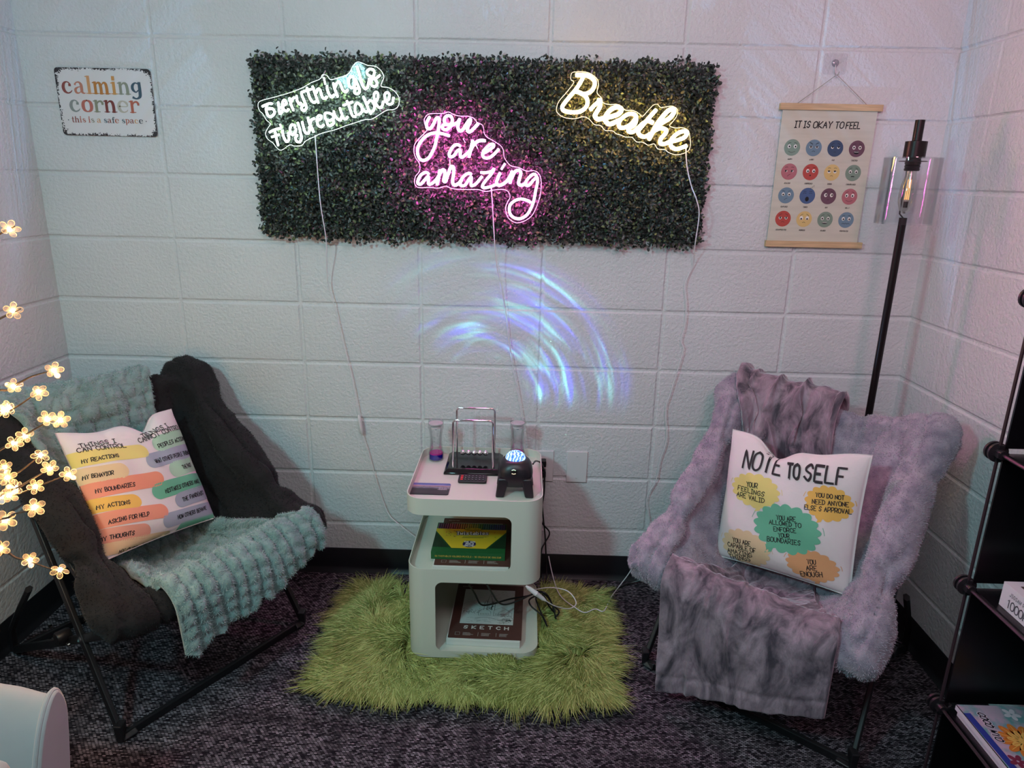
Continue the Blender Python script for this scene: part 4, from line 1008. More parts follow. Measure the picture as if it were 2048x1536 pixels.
# ---- galaxy projector: the lamp inside throws a swirling blue pattern on the wall
PX, PY = 1.146, -.366
def projector():
    z = ZT
    root = thing('star_projector', (PX, PY, z), 'black four-legged star projector with a glowing blue dome at the right of the table tray', 'projector')
    m_b = mat('projector_black', '1b181e', .38)
    mb = MB(); n = 48
    rings = [(.030, .0465), (.050, .052), (.064, .053), (.084, .0495), (.098, .043), (.104, .036), (.1055, .031)]
    # squarish body
    def ring(zz, r, p=3.2):
        out = []
        for j in range(n):
            a = 2 * PI * j / n; c, s_ = math.cos(a), math.sin(a)
            k = (abs(c) ** p + abs(s_) ** p) ** (-1 / p)
            out.append((PX + r * k * c, PY + r * k * s_, z + zz))
        return out
    vs = []; 
    for zz, r in rings: vs += ring(zz, r, 3.2 if zz < .09 else 2.3)
    fs = [(i * n + j, i * n + (j + 1) % n, (i + 1) * n + (j + 1) % n, (i + 1) * n + j) for i in range(len(rings) - 1) for j in range(n)]
    fs += [tuple(reversed(range(n))), tuple((len(rings) - 1) * n + j for j in range(n))]
    mb.add(vs, fs)
    body = mb.obj('body', m_b, root, angle=.6)
    for sx in (-1, 1):
        for sy in (-1, 1):
            leg = MB()
            a = (PX + sx * .034, PY + sy * .034); f = (PX + sx * .0445, PY + sy * .0445)
            sec = []
            for t, h in ((0, .058), (.35, .034), (.7, .014), (1, 0)):
                cx, cy = a[0] + (f[0] - a[0]) * t, a[1] + (f[1] - a[1]) * t; w_ = .0165 - .004 * t
                sec.append([(cx - w_, cy - w_, z + h), (cx + w_, cy - w_, z + h), (cx + w_, cy + w_, z + h), (cx - w_, cy + w_, z + h)])
            V = [p for q in sec for p in q]
            Fc = [(i * 4 + j, (i + 1) * 4 + j, (i + 1) * 4 + (j + 1) % 4, i * 4 + (j + 1) % 4) for i in range(3) for j in range(4)] + [(0, 1, 2, 3), (15, 14, 13, 12)]
            leg.add(V, Fc).obj('leg', m_b, root, bevel=.004)
    # dome
    m_d = mat('lit_dome', '3060c0', .15)
    nt, ns, ln, b = nodes(m_d)
    tc = N(nt, 'ShaderNodeTexCoord'); no = N(nt, 'ShaderNodeTexWave', i_Scale=34.0, i_Distortion=14.0, i_Detail=2.0)
    ln.new(tc.outputs['Object'], no.inputs['Vector'])
    cr = N(nt, 'ShaderNodeValToRGB'); ln.new(no.outputs[1], cr.inputs[0])
    cr.color_ramp.elements[0].color = (.02, .12, .6, 1); cr.color_ramp.elements[1].color = (.65, .95, 1, 1)
    ln.new(cr.outputs[0], b.inputs['Emission Color']); b.inputs['Emission Strength'].default_value = 1.5
    R = .0305
    MB().lathe([(R * math.cos(t) , .1045 + R * .78 * math.sin(t)) for t in np.linspace(0, PI / 2 - .03, 9)], (PX, PY, z), 28).obj('dome', m_d, root, angle=0)
    lens = MB().lathe([(.0085, 0), (.009, .003), (.006, .0045), (.001, .0046)], (PX - .004, PY - .0515, z + .083), 18, axis=(0, -1, .25)).obj('front_lens', mat('lens', '0c0c10', .08, Specular_IOR_Level=.9), body)
    g = MB().tube([(PX - .010, PY - .0572, z + .089), (PX - .004, PY - .0578, z + .091), (PX + .002, PY - .0572, z + .089)], .0011, 6)
    g.obj('green_glow', emit_mat('green_led', (.2, 1, .2, 1), .35), lens)
    g = MB().tube([(PX - .010, PY - .0572, z + .079), (PX - .004, PY - .0578, z + .0775), (PX + .002, PY - .0572, z + .079)], .0011, 6)
    g.obj('amber_glow', emit_mat('amber_led', (1, .6, .1, 1), .5), lens)
    # the lamp of the projector
    d = bpy.data.lights.new('projector_lamp', 'POINT')
    d.energy = 14; d.shadow_soft_size = 0.0015; d.color = (1, 1, 1)
    o = bpy.data.objects.new('projector_lamp', d); COL.objects.link(o)
    LX, LY, LZ = PX, PY + .004, z + .1045 + R * .78 + .004
    o.location = (LX, LY, LZ)
    d.use_nodes = True
    nt = d.node_tree; ln = nt.links
    em = nt.nodes['Emission']
    tc = N(nt, 'ShaderNodeTexCoord')
    sp = N(nt, 'ShaderNodeSeparateXYZ'); ln.new(tc.outputs['Normal'], sp.inputs[0])
    def mm(op, *a, clamp=False):
        n_ = N(nt, 'ShaderNodeMath', operation=op, use_clamp=clamp)
        for i, q in enumerate(a):
            if isinstance(q, (int, float)): n_.inputs[i].default_value = q
            else: ln.new(q, n_.inputs[i])
        return n_.outputs[0]
    SG = 1.0
    yy = mm('MAXIMUM', mm('MULTIPLY', sp.outputs[1], SG), .02)
    p = mm('DIVIDE', mm('MULTIPLY', sp.outputs[0], SG), yy); q = mm('DIVIDE', mm('MULTIPLY', sp.outputs[2], SG), yy)
    dp = mm('SUBTRACT', p, -.35); dq = mm('SUBTRACT', q, .10)
    r = mm('SQRT', mm('ADD', mm('MULTIPLY', dp, dp), mm('MULTIPLY', dq, dq)))
    an = mm('ARCTAN2', dq, dp)
    cv = N(nt, 'ShaderNodeCombineXYZ'); ln.new(mm('MULTIPLY', r, 6.5), cv.inputs[0]); ln.new(mm('MULTIPLY', an, .9), cv.inputs[1])
    no = N(nt, 'ShaderNodeTexNoise', i_Scale=1.5, i_Detail=2.5, i_Distortion=.55); ln.new(cv.outputs[0], no.inputs['Vector'])
    st = mm('POWER', mm('MULTIPLY', no.outputs[0], 1.5), 5.0)
    def ss(x, a, b_):
        n_ = N(nt, 'ShaderNodeMapRange', interpolation_type='SMOOTHSTEP'); ln.new(x, n_.inputs[0]); n_.inputs[1].default_value = a; n_.inputs[2].default_value = b_
        return n_.outputs[0]
    env = mm('MULTIPLY', mm('MULTIPLY', ss(r, 1.52, 1.36), ss(r, .35, .75)), mm('MULTIPLY', ss(an, -.15, .25), ss(an, 2.5, 1.8)))
    front = ss(sp.outputs[1], .05, .2) if SG > 0 else ss(mm('MULTIPLY', sp.outputs[1], SG), .05, .2)
    pat = mm('MULTIPLY', mm('MULTIPLY', st, env), front)
    # inverse-square and slant make the near wall bright: even it out like the lens does
    c2 = N(nt, 'ShaderNodeTexNoise', i_Scale=2.3, i_Detail=1.0); ln.new(cv.outputs[0], c2.inputs['Vector'])
    mx = N(nt, 'ShaderNodeMix', data_type='RGBA'); mx.inputs[6].default_value = (.05, .09, 1, 1); mx.inputs[7].default_value = (.18, .75, .80, 1)
    ln.new(ss(c2.outputs[0], .42, .66), mx.inputs[0])
    vo = N(nt, 'ShaderNodeTexVoronoi', i_Scale=9.0); c3 = N(nt, 'ShaderNodeCombineXYZ'); ln.new(p, c3.inputs[0]); ln.new(q, c3.inputs[1]); ln.new(c3.outputs[0], vo.inputs['Vector'])
    dots = mm('MULTIPLY', mm('LESS_THAN', vo.outputs['Distance'], .035), mm('MULTIPLY', front, ss(r, 3.6, 2.0)))
    wash = mm('MULTIPLY', mm('MULTIPLY', front, ss(q, 1.9, 3.0)), mm('MULTIPLY', ss(c2.outputs[0], .3, .7), 1.0))
    vs_ = N(nt, 'ShaderNodeVectorMath', operation='SCALE'); ln.new(mx.outputs[2], vs_.inputs[0]); ln.new(mm('MULTIPLY', pat, 1.0), vs_.inputs[3])
    dv = N(nt, 'ShaderNodeVectorMath', operation='SCALE'); dv.inputs[0].default_value = (.8, 1.6, 1.2); ln.new(dots, dv.inputs[3])
    wv = N(nt, 'ShaderNodeVectorMath', operation='SCALE'); wv.inputs[0].default_value = (.7, 2.0, 3.6); ln.new(wash, wv.inputs[3])
    a1 = N(nt, 'ShaderNodeVectorMath', operation='ADD'); ln.new(vs_.outputs[0], a1.inputs[0]); ln.new(dv.outputs[0], a1.inputs[1])
    a2 = N(nt, 'ShaderNodeVectorMath', operation='ADD'); ln.new(a1.outputs[0], a2.inputs[0]); ln.new(wv.outputs[0], a2.inputs[1])
    ln.new(a2.outputs[0], em.inputs[0]); em.inputs[1].default_value = 1.0
projector()

# ---- sketch pads and pencil box on the shelves
m_brown = mat('cover_brown', '55352f', .55)
m_pg = add_noise(mat('paper_edges', 'dcded8', .8), 6, .12, stretch=(1, 1, 220))
m_line = mat('pencil_line', '4a4644', .8)
m_sheet = mat('cover_sheet', 'c2c6c2', .7)
m_wt = mat('print_white', 'd8d4ce', .6)
def pad(name, cx, cy, z, th, rot, label, seed):
    root = thing(name, (cx, cy, z), label, 'sketch pad')
    ca, sa = math.cos(rot), math.sin(rot)
    def W(x, y, zz): return (cx + x * ca - y * sa, cy + x * sa + y * ca, zz)
    w_, h_ = .115, .150
    MB().prism([(-w_, -h_ + .002), (w_, -h_ - .002), (w_, h_), (-w_, h_)], lambda x, y, d: W(x - .004, y - .007, d), z, z + th).obj('page_block', m_pg, root, bevel=.001)
    mb = MB()
    mb.prism(rrect(-w_, -h_, w_, h_, .003, 2), lambda x, y, d: W(x, y, d), z + th + .0002, z + th + .0016)
    sf = lambda x, y, o: W(x, y, z + th + .0018 + o)
    mb.add([sf(-.086, -.076, 0), sf(.086, -.076, 0), sf(.086, .118, 0), sf(-.086, .118, 0)], [(0, 1, 2, 3)], 1)
    rr = random.Random(seed)
    def L(pts, wd=.0008, mi=2): mb.ribbon(pts, wd, sf, 2e-4, mi)
    # pencil drawing: church spire, houses and a river bank
    L([(-.004, .0), (-.004, .05), (.004, .098), (.012, .05), (.012, .0)], .0018); L([(-.014, 0), (-.014, .04), (-.009, .058), (-.004, .04)], .0014); L([(.012, .04), (.017, .056), (.022, .04), (.022, 0)], .0014)
    for k in range(16): L([(-.012 + rr.random() * .032, rr.random() * .05), (-.012 + rr.random() * .032, rr.random() * .05)], .0012)
    for hx, hw, hh in ((-.03, .04, .022), (.02, .05, .03), (.035, .045, .018)):
        L([(hx, -.03), (hx, -.03 + hh), (hx + hw / 2, -.012 + hh), (hx + hw, -.03 + hh), (hx + hw, -.03), (hx, -.03)], .0010)
        for k in range(4): L([(hx + .006 + k * .008, -.026), (hx + .006 + k * .008, -.018), (hx + .010 + k * .008, -.018), (hx + .010 + k * .008, -.026)], .0009)
    for k in range(60):
        x = rr.uniform(-.082, -.02); y = -.02 + rr.random() * .022; L([(x, y), (x + rr.uniform(-.006, .006), y + rr.uniform(-.008, .008))], .0009)
    for k in range(50):
        x = rr.uniform(-.08, .07); y = rr.uniform(-.07, -.04); L([(x, y), (x + rr.uniform(.004, .014), y + rr.uniform(-.002, .001))], .0005)
    for k in range(14):
        x, y = rr.uniform(-.08, .07), rr.uniform(.03, .11); L(spline([(x, y), (x + .01, y + rr.uniform(-.01, .01)), (x + .022, y + rr.uniform(-.012, .012))], 3), .0005)
    for k in range(16):
        x, y = rr.uniform(.05, .082), rr.uniform(-.072, -.03); L(spline([(x - .012, y), (x, y + .004), (x + .003, y - .002)], 3), .0013)
    L(spline([(-.085, .03), (-.06, .045), (-.03, .02), (0, .03)], 4), .0006); L(spline([(-.04, -.045), (0, -.04), (.05, -.055), (.085, -.05)], 4), .0012)
    put_text(mb, 'S K E T C H', (-.070, -.102), (.072, -.102), .0145, .0033, sf, 1e-4, 3)
    put_text(mb, 'SKETCH PAD', (-.098, .132), (-.062, .132), .0035, .0006, sf, 1e-4, 3)
    for bx in (-.094, -.07, -.012, .045):
        for k in range(4):
            ww = .014 if bx < -.09 else .036
            if bx < -.09: 
                if k == 0: L([(bx, -.136), (bx + .014, -.136), (bx + .014, -.122), (bx, -.122), (bx, -.136)], .0006, 3)
            else: L([(bx, -.124 - k * .004), (bx + ww * rr.uniform(.6, 1), -.124 - k * .004)], .0008, 3)
    for bx in (-.022, .035): L([(bx, -.139), (bx, -.120)], .0006, 3)
    mb.obj('cover', [m_brown, m_sheet, m_line, m_wt], root, smooth=False)
pad('sketch_pad', 1.066, -.306, .0345, .022, -.02, 'brown covered sketch pad with a church drawing on the bottom shelf of the side table', 3)
pad('sketch_pad', 1.022, -.306, .2965, .016, .005, 'brown covered sketch pad on the middle shelf, under the pencil box', 5)
def pencil_box():
    x0, x1, y0, y1, z0, z1 = .895, 1.121, -.424, -.236, .3145, .3385
    root = thing('pencil_box', ((x0 + x1) / 2, (y0 + y1) / 2, z0), 'yellow and green cardboard box of coloured pencils lying on the upper sketch pad', 'pencil box')
    green = mat('box_green', '1f5c30', .45); yel = mat('box_yellow', 'd8b92a', .45); dk = mat('box_dark', '12301c', .45)
    wht = mat('box_white', 'e4e0e0', .45); pur = mat('box_purple', '2b2350', .45); gold = mat('box_gold', 'c9a94a', .5); org = mat('box_orange', 'c06a38', .5)
    pens = [mat('pencil_%d' % i, c, .45) for i, c in enumerate(['5a2a52', '7a3060', '93384f', '9a4a3a', 'a8763a', 'a8903c', '86883c', '4f7a46', '3c6a6c', '3a5a86', '3a4a8c', '4a3a80'])]
    sf = lambda x, y, o: (x, y, z1 + .0003 + o)
    mb = MB().box(((x0 + x1) / 2, (y0 + y1) / 2, (z0 + z1) / 2), (x1 - x0, y1 - y0, z1 - z0), 0)
    yp = y1 - .042
    mb.add([sf(x0, y0 + .03, 0), sf(x0 + .055, y0 + .03, 0), sf(x0, yp - .02, 0)], [(0, 1, 2)], 2)
    mb.add([sf(x1, y0 + .03, 0), sf(x1 - .055, y0 + .03, 0), sf(x1, yp - .02, 0)][::-1], [(0, 1, 2)], 2)
    mb.add([sf(x0 + .060, y0 + .026, 1e-4), sf(x1 - .060, y0 + .026, 1e-4), sf(x1, yp - .014, 1e-4), sf(x1, yp + .002, 1e-4), sf(x0, yp + .002, 1e-4), sf(x0, yp - .014, 1e-4)], [(0, 1, 2, 3, 4, 5)], 1)
    np_ = 30
    for i in range(np_):
        xa = x0 + .003 + i * (x1 - x0 - .006) / np_; wq = (x1 - x0 - .006) / np_ * .92; mi = 8 + int(i / np_ * 12)
        cx_ = xa + wq / 2
        mb.tube([(cx_, yp + .001, z1 - .001), (cx_, y1 - .007, z1 - .001), (cx_, y1 - .001, z1 - .0015)], [wq / 2, wq / 2, wq * .22], 8, mi=mi)
    ov = lambda x, y, a, b: [(x + a * math.cos(t), y + b * math.sin(t)) for t in np.linspace(0, 2 * PI, 29)[:-1]]
    mb.fan(ov(1.013, yp - .002, .029, .0085), (1.013, yp - .002), sf, 3e-3, 0, rings=1); mb.fan(ov(1.013, yp - .002, .0265, .0068), (1.013, yp - .002), sf, 3.2e-3, 1, rings=1)
    put_text(mb, 'CRAYOLA', (.993, yp - .0045), (1.033, yp - .0045), .0052, .0013, sf, 3.4e-3, 0)
    for o_, wd, mi in ((2e-4, .0078, 7), (4e-4, .0034, 5)):
        put_text(mb, 'Twistables', (.964, yp - .038), (1.064, yp - .032), .020, wd, sf, o_, mi if mi != 7 else 6)
    mb.ribbon([(.985, yp - .050), (1.058, yp - .046)], .0028, sf, 3e-4, 0); mb.ribbon([(.982, yp - .056), (1.05, yp - .053)], .0022, sf, 3e-4, 0)
    cx_, cy_ = 1.008, y0 + .052
    mb.fan(ov(cx_, cy_, .021, .020), (cx_, cy_), sf, 5e-4, 6, rings=1)
    put_text(mb, 'THE BIG', (cx_ - .017, cy_ + .010), (cx_ + .017, cy_ + .010), .0065, .0017, sf, 6e-4, 5)
    put_text(mb, '50', (cx_ - .012, cy_ - .005), (cx_ + .012, cy_ - .005), .011, .003, sf, 6e-4, 5)
    put_text(mb, 'GRAND', (cx_ - .016, cy_ - .015), (cx_ + .016, cy_ - .015), .0065, .0017, sf, 6e-4, 5)
    rr = random.Random(9)
    for k in range(22):
        x, y = rr.choice([rr.uniform(.925, .965), rr.uniform(1.05, 1.09)]), rr.uniform(yp - .05, yp - .01)
        mb.ribbon(spline([(x, y), (x + rr.uniform(-.006, .006), y + .004), (x + rr.uniform(-.006, .006), y - .003)], 3), .0010, sf, 3e-4, rr.choice([7, 7, 0, 8]))
    for s_ in (-1, 1):
        for k in range(2):
            xx = 1.008 + s_ * (.0545 + k * .004)
            mb.ribbon([(xx, y0 + .024), (1.008 + s_ * .112, yp - .018 - k * .005)], .001, sf, 4e-4, 0)
    fr = lambda x, y, o: (x, y0 - .0003 - o, z0 + y)
    put_text(mb, '50 TWISTABLES COLORED PENCILS - 50 CRAYONS DE COULEUR', (x0 + .012, .008), (x1 - .012, .008), .005, .0009, fr, 0, 4)
    mb.obj('carton', [green, yel, dk, green, gold, wht, pur, org] + pens, root, smooth=False)
pencil_box()
def Fz(px, py, z=None, y=None):
    """point on a level (or upright) plane met by a sight line, used to lay out the cables"""
    d = F + RR * ((px - 1024) / 1393.0) - UU * ((py - 768) / 1393.0); c = cam.matrix_world.translation
    t = (z - c.z) / d.z if z is not None else (y - c.y) / d.y
    return tuple(v * 1e3 for v in (c + d * t))
bc = []
for i, (pts, lab) in enumerate([
    ([(1066, 928, -.30), (1072, 922, -.24), (1082, 926, -.12), (1087, 936, -.05), (1089, 950, -.045), (1088, 985, -.06), (1083, 1020, -.07), (1084, 1045, -.06), (1099, 1065, -.05), (1090, 1085, -.06), (1083, 1100, -.07), (1082, 1130, -.075), (1082, 1155, -.08)],
     'black cord looping from the star projector to the plug and down beside the table'),
    ([(1086, 960, -.04), (1083, 990, -.055), (1086, 1030, -.055), (1090, 1070, -.05), (1092, 1110, -.05), (1093, 1140, -.06), (1098, 1175, -.09), (1112, 1188, -.10), (1160, 1190, -.10), (1205, 1186, -.11), (1255, 1168, -.04), (1290, 1158, -.04)],
     'black cord dropping from the lower plug and running along the carpet to the right'),
]):
    P_ = [Fz(x, y, y=d) for x, y, d in pts]
    P_ = [(a, b_, max(c, 5)) for a, b_, c in P_]
    cable('black_cord', P_, .0028, m_black_cable, lab)
coil = [Fz(x, y, z=z) for x, y, z in [(936, 1166, .27), (950, 1188, .22), (962, 1209, .18), (985, 1208, .15), (1020, 1198, .12), (1055, 1192, .11), (1080, 1183, .10), (1096, 1192, .09), (1110, 1225, .07), (1098, 1212, .06), (1085, 1190, .08), (1060, 1198, .09), (1062, 1212, .07), (1085, 1232, .055), (1094, 1252, .05), (1082, 1225, .055), (1072, 1195, .07), (1095, 1205, .06), (1118, 1222, .05), (1110, 1235, .05)]]
cable('black_cord', coil, .0028, m_black_cable, 'tangled black cord looping across the bottom shelf and onto the rug')
coil2 = [Fz(x, y, z=z) for x, y, z in [(972, 1166, .27), (984, 1186, .21), (996, 1204, .16), (1012, 1209, .14), (1040, 1200, .12), (1066, 1188, .11), (1084, 1186, .10), (1100, 1200, .075), (1108, 1222, .06), (1112, 1238, .05)]]
cable('black_cord', coil2, .0028, m_black_cable, 'shorter black cord dipping across the sketch cover beside the tangled one')
def plugs():
    for dz, lab in ((.02, 'upper black power plug in the wall outlet'), (-.02, 'lower black power plug in the wall outlet')):
        z = .452 + dz
        root = thing('power_plug', (1.242, -.0087, z), lab, 'plug', 'plugs in the outlet')
        MB().prism(rrect(1.228, z - .013, 1.252, z + .011, .004), lambda x, y, d: (x, d, y), -.034, -.0093).obj('plug_body', m_black_plastic, root, bevel=.002)
        MB().tube([(1.238, -.026, z - .012), (1.236, -.028, z - .024), (1.234, -.028, z - .034)], [.005, .0035, .0025], 8).obj('strain_relief', m_black_plastic, root)
plugs()
def inline():
    root = thing('cord_connector', (1.27, -.36, .16), 'white inline cord connector lying by the lower right corner of the table', 'connector')
    a, c = Vector(Fz(1052, 1172, y=-.50)) / 1e3, Vector(Fz(1092, 1202, y=-.50)) / 1e3
    d = c - a
    MB().tube([a, a + d * .15, a + d * .48, a + d * .5, a + d * .52, a + d * .85, c], [.003, .0065, .0075, .0085, .0075, .006, .0025], 10).obj('connector_body', m_white_plastic, root)
    q = spline([c, c + Vector((.03, .02, -.03)), c + Vector((.075, .06, -.065)), c + Vector((.10, .10, -.07)), c + Vector((.075, .14, -.055)), c + Vector((.02, .15, -.05)), c + Vector((-.03, .12, -.04))], 6)
    MB().tube(q, .0017, 6).obj('cord', m_white_cable, root)
inline()

# ================================================================== floor lamp
def floor_lamp():
    x, y = 2.235, -.245
    root = thing('floor_lamp', (x, y, 0), 'slim black floor lamp with a clear glass cylinder shade behind the grey armchair', 'floor lamp')
    m_br = mat('bronze_metal', '1c1416', .35, .5)
    MB().lathe([(.125, 0), (.128, .006), (.124, .016), (.02, .024), (.012, .03)], (x, y, 0), 40).obj('base', m_black_metal, root, angle=.6)
    MB().lathe([(.0105, .02), (.0105, 1.350)], (x, y, 0), 20).obj('pole', m_br, root)
    MB().lathe([(.0125, 1.553), (.0125, 1.612)], (x, y, 0), 20).obj('top_stem', m_br, root)
    MB().lathe([(.028, 1.512), (.028, 1.556), (.012, 1.558)], (x, y, 0), 28).obj('socket_cup', m_br, root, angle=.6)
    MB().lathe([(.036, 1.5025), (.036, 1.5045), (.018, 1.505)], (x, y, 0), 28).lathe([(.0185, 1.478), (.0205, 1.482), (.0185, 1.486), (.0205, 1.490), (.0185, 1.494), (.0205, 1.498), (.0185, 1.511)], (x, y, 0), 24).obj('socket_ring', m_br, root, angle=.8)
    s = MB(); R, r_ = .0745, .0725; n = 48
    ring = lambda rad, z: [(x + rad * math.cos(2 * PI * j / n), y + rad * math.sin(2 * PI * j / n), z) for j in range(n)]
    vs = ring(R, 1.333) + ring(R, 1.511) + ring(.0742, 1.5135) + ring(.029, 1.5135) + ring(.029, 1.511) + ring(r_, 1.511) + ring(r_, 1.333)
    s.add(vs, [(k * n + j, k * n + (j + 1) % n, ((k + 1) % 7) * n + (j + 1) % n, ((k + 1) % 7) * n + j) for k in range(7) for j in range(n)])
    s.obj('glass_shade', clear_mat('lamp_glass', (.97, .98, .99, 1), .05, .02, 1.5), root, angle=.8)
    MB().lathe([(.013, 1.478), (.0145, 1.462), (.020, 1.440), (.0225, 1.415), (.0215, 1.392), (.015, 1.372), (.004, 1.362)], (x, y, 0), 28).obj('bulb_glass', clear_mat('bulb_glass', (.96, .93, .88, 1), .07, .02), root)
    fl = MB()
    for k in range(6):
        a = k * PI / 3
        fl.tube([(x + .0045 * math.cos(a), y + .0045 * math.sin(a), 1.455), (x + .0055 * math.cos(a + .25), y + .0055 * math.sin(a + .25), 1.400)], .0010, 6)
    fl.obj('filament', emit_mat('filament', (1, .55, .2, 1), 1.2, 'c89048'), root)
    MB().lathe([(.006, 1.455), (.004, 1.478)], (x, y, 0), 12).obj('filament_mount', clear_mat('mount_glass', (.8, .78, .76, 1), .15, .1), root)
    MB().tube([(x, y, 1.378), (x, y, 1.395)], .006, 10).obj('filament_foot', m_black_plastic, root)
    # support rod hidden behind the bulb keeps shade and pole together
    MB().tube([(x, y, 1.349), (x, y + .024, 1.36), (x, y + .026, 1.49), (x, y + .010, 1.50)], .0022, 8).obj('support_rod', m_br, root)
floor_lamp()

# ================================================================== LED blossom branches
def light_tree():
    bx, by = -.02, -1.12
    root = thing('blossom_light_tree', (bx, by, 0), 'bare twigs with glowing warm blossom lights at the left edge of the room', 'light tree')
    m_tw = add_noise(mat('twig_bark', '2a1f1a', .7), 80, .4)
    MB().lathe([(.07, 0), (.07, .014), (.012, .02)], (bx, by, 0), 28).obj('base', m_black_metal, root, angle=.6)
    MB().tube(spline([(bx, by, .015), (bx - .01, by, .4), (bx + .005, by + .01, .75), (bx - .005, by, 1.1), (bx + .01, by + .02, 1.3)], 5), [.011 - .008 * i / 20 for i in range(21)], 8).obj('trunk', m_tw, root)
    tw = [[tuple(v / 1e3 for v in p) for p in t] for t in TWIGS]
    fl = [Vector(p) / 1e3 for p in FLOWERS]
    m_p = bpy.data.materials.new('petal'); m_p.use_nodes = True
    nt = m_p.node_tree; nt.nodes.clear()
    out = N(nt, 'ShaderNodeOutputMaterial'); a = N(nt, 'ShaderNodeBsdfTransparent'); t_ = N(nt, 'ShaderNodeBsdfTranslucent', i_0=(1, .9, .78, 1)); g = N(nt, 'ShaderNodeBsdfGlossy', i_Roughness=.1)
    m1 = N(nt, 'ShaderNodeMixShader', i_0=.16); m2 = N(nt, 'ShaderNodeMixShader', i_0=.12)
    nt.links.new(a.outputs[0], m1.inputs[1]); nt.links.new(t_.outputs[0], m1.inputs[2]); nt.links.new(m1.outputs[0], m2.inputs[1]); nt.links.new(g.outputs[0], m2.inputs[2]); nt.links.new(m2.outputs[0], out.inputs[0])
    m_e = emit_mat('petal_rim_lit', (1, .62, .26, 1), .5, 'b89a78')  # rim emission stands in for bulb light caught in the petal edges
    m_b = emit_mat('blossom_bulb', (1, .52, .18, 1), 480, 'fff2d8')
    owner = {}
    zs = [1.15, 1.05, .85, .75, .7, .72, .62, .55, 1.2, 1.1]
    parts = []
    for i, t in enumerate(tw):
        st = (bx, by, zs[i] - .06 if i not in (6,) else .75)
        q = spline([st, tuple((Vector(st) * .55 + Vector(t[0]) * .45) + Vector((0, 0, .012)))] + t, 4)
        n = len(q)
        parts.append(MB().tube(q, [.0032 - .0020 * k / n for k in range(n)], 6).obj('twig', m_tw, root))
    for k, p in enumerate(fl):
        best = min(range(len(tw)), key=lambda i: min((Vector(q) - p).length for q in tw[i]))
        rr = random.Random(k)
        s = .0165 * (1.0 + .12 * rr.random())
        nrm = Vector((.55 + rr.uniform(-.5, .5), -.8, .25 + rr.uniform(-.4, .6))).normalized()
        u = nrm.orthogonal().normalized(); v = nrm.cross(u)
        q = min((Vector(a_) for a_ in tw[best]), key=lambda z_: (z_ - p).length)
        bl = MB().lathe([(.0004, -.0042), (.003, -.003), (.0036, 0), (.003, .003), (.0004, .0042)], p, 12, axis=nrm)
        pet = MB(); off = rr.uniform(0, 2)
        for j in range(5):
            a_ = off + 2 * PI * j / 5
            ax = u * math.cos(a_) + v * math.sin(a_); ay = nrm.cross(ax)
            lift = rr.uniform(.15, .65)
            dirn = (ax + nrm * lift).normalized()
            ol = [p + dirn * s * (.22 + .78 * tt) + ay * s * .27 * w_ for tt, w_ in ((0, .35), (.3, .9), (.6, 1.1), (.88, .75), (1, 0), (.88, -.75), (.6, -1.1), (.3, -.9), (0, -.35))]
            pet.add([tuple(o_) for o_ in ol], [tuple(range(9))], 0)
            pet.tube(ol, .00055, 4, closed=True, mi=1)
        flo = pet.obj('blossom', [m_p, m_e], root, smooth=False)
        bl.obj('bulb', m_b, flo)
        if (q - p).length > .012:
            MB().tube([q, p - nrm * .004], .001, 5).obj('stalk', m_tw, root)
light_tree()

# ================================================================== plush folding armchairs
from mathutils.bvhtree import BVHTree
def chair_frame(C0, ang, zback):
    """u points where the chair faces, v across"""
    u = Vector((math.cos(ang), math.sin(ang), 0)); v = Vector((-u.y, u.x, 0))
    M = Matrix(((u.x, v.x, 0, C0[0]), (u.y, v.y, 0, C0[1]), (0, 0, 1, 0), (0, 0, 0, 1)))
    return M
CEN = spline([(.065, .365), (-.01, .325), (-.13, .285), (-.25, .28), (-.345, .345), (-.405, .46), (-.445, .60), (-.475, .765)], 6)
CEN = np.array(CEN)
def seat_P(s, t, zb):
    """middle surface of the sling: s across -1..1, t from front edge 0 to top of the back 1"""
    s = np.asarray(s, float); t = np.asarray(t, float)
    x = np.clip(t, 0, 1) * (len(CEN) - 1)
    cu = np.interp(x, np.arange(len(CEN)), CEN[:, 0]); cz = np.interp(x, np.arange(len(CEN)), CEN[:, 1])
    tr = np.clip(t, 0, 1)
    ru = .07 + (-.475 - .07) * tr; rz = .385 + (zb - .385) * tr
    k = np.abs(s) ** 2.6
    return np.stack([cu * (1 - k) + ru * k, .285 * s * (1 - .06 * np.sin(PI * tr)), cz * (1 - k) + rz * k], -1)
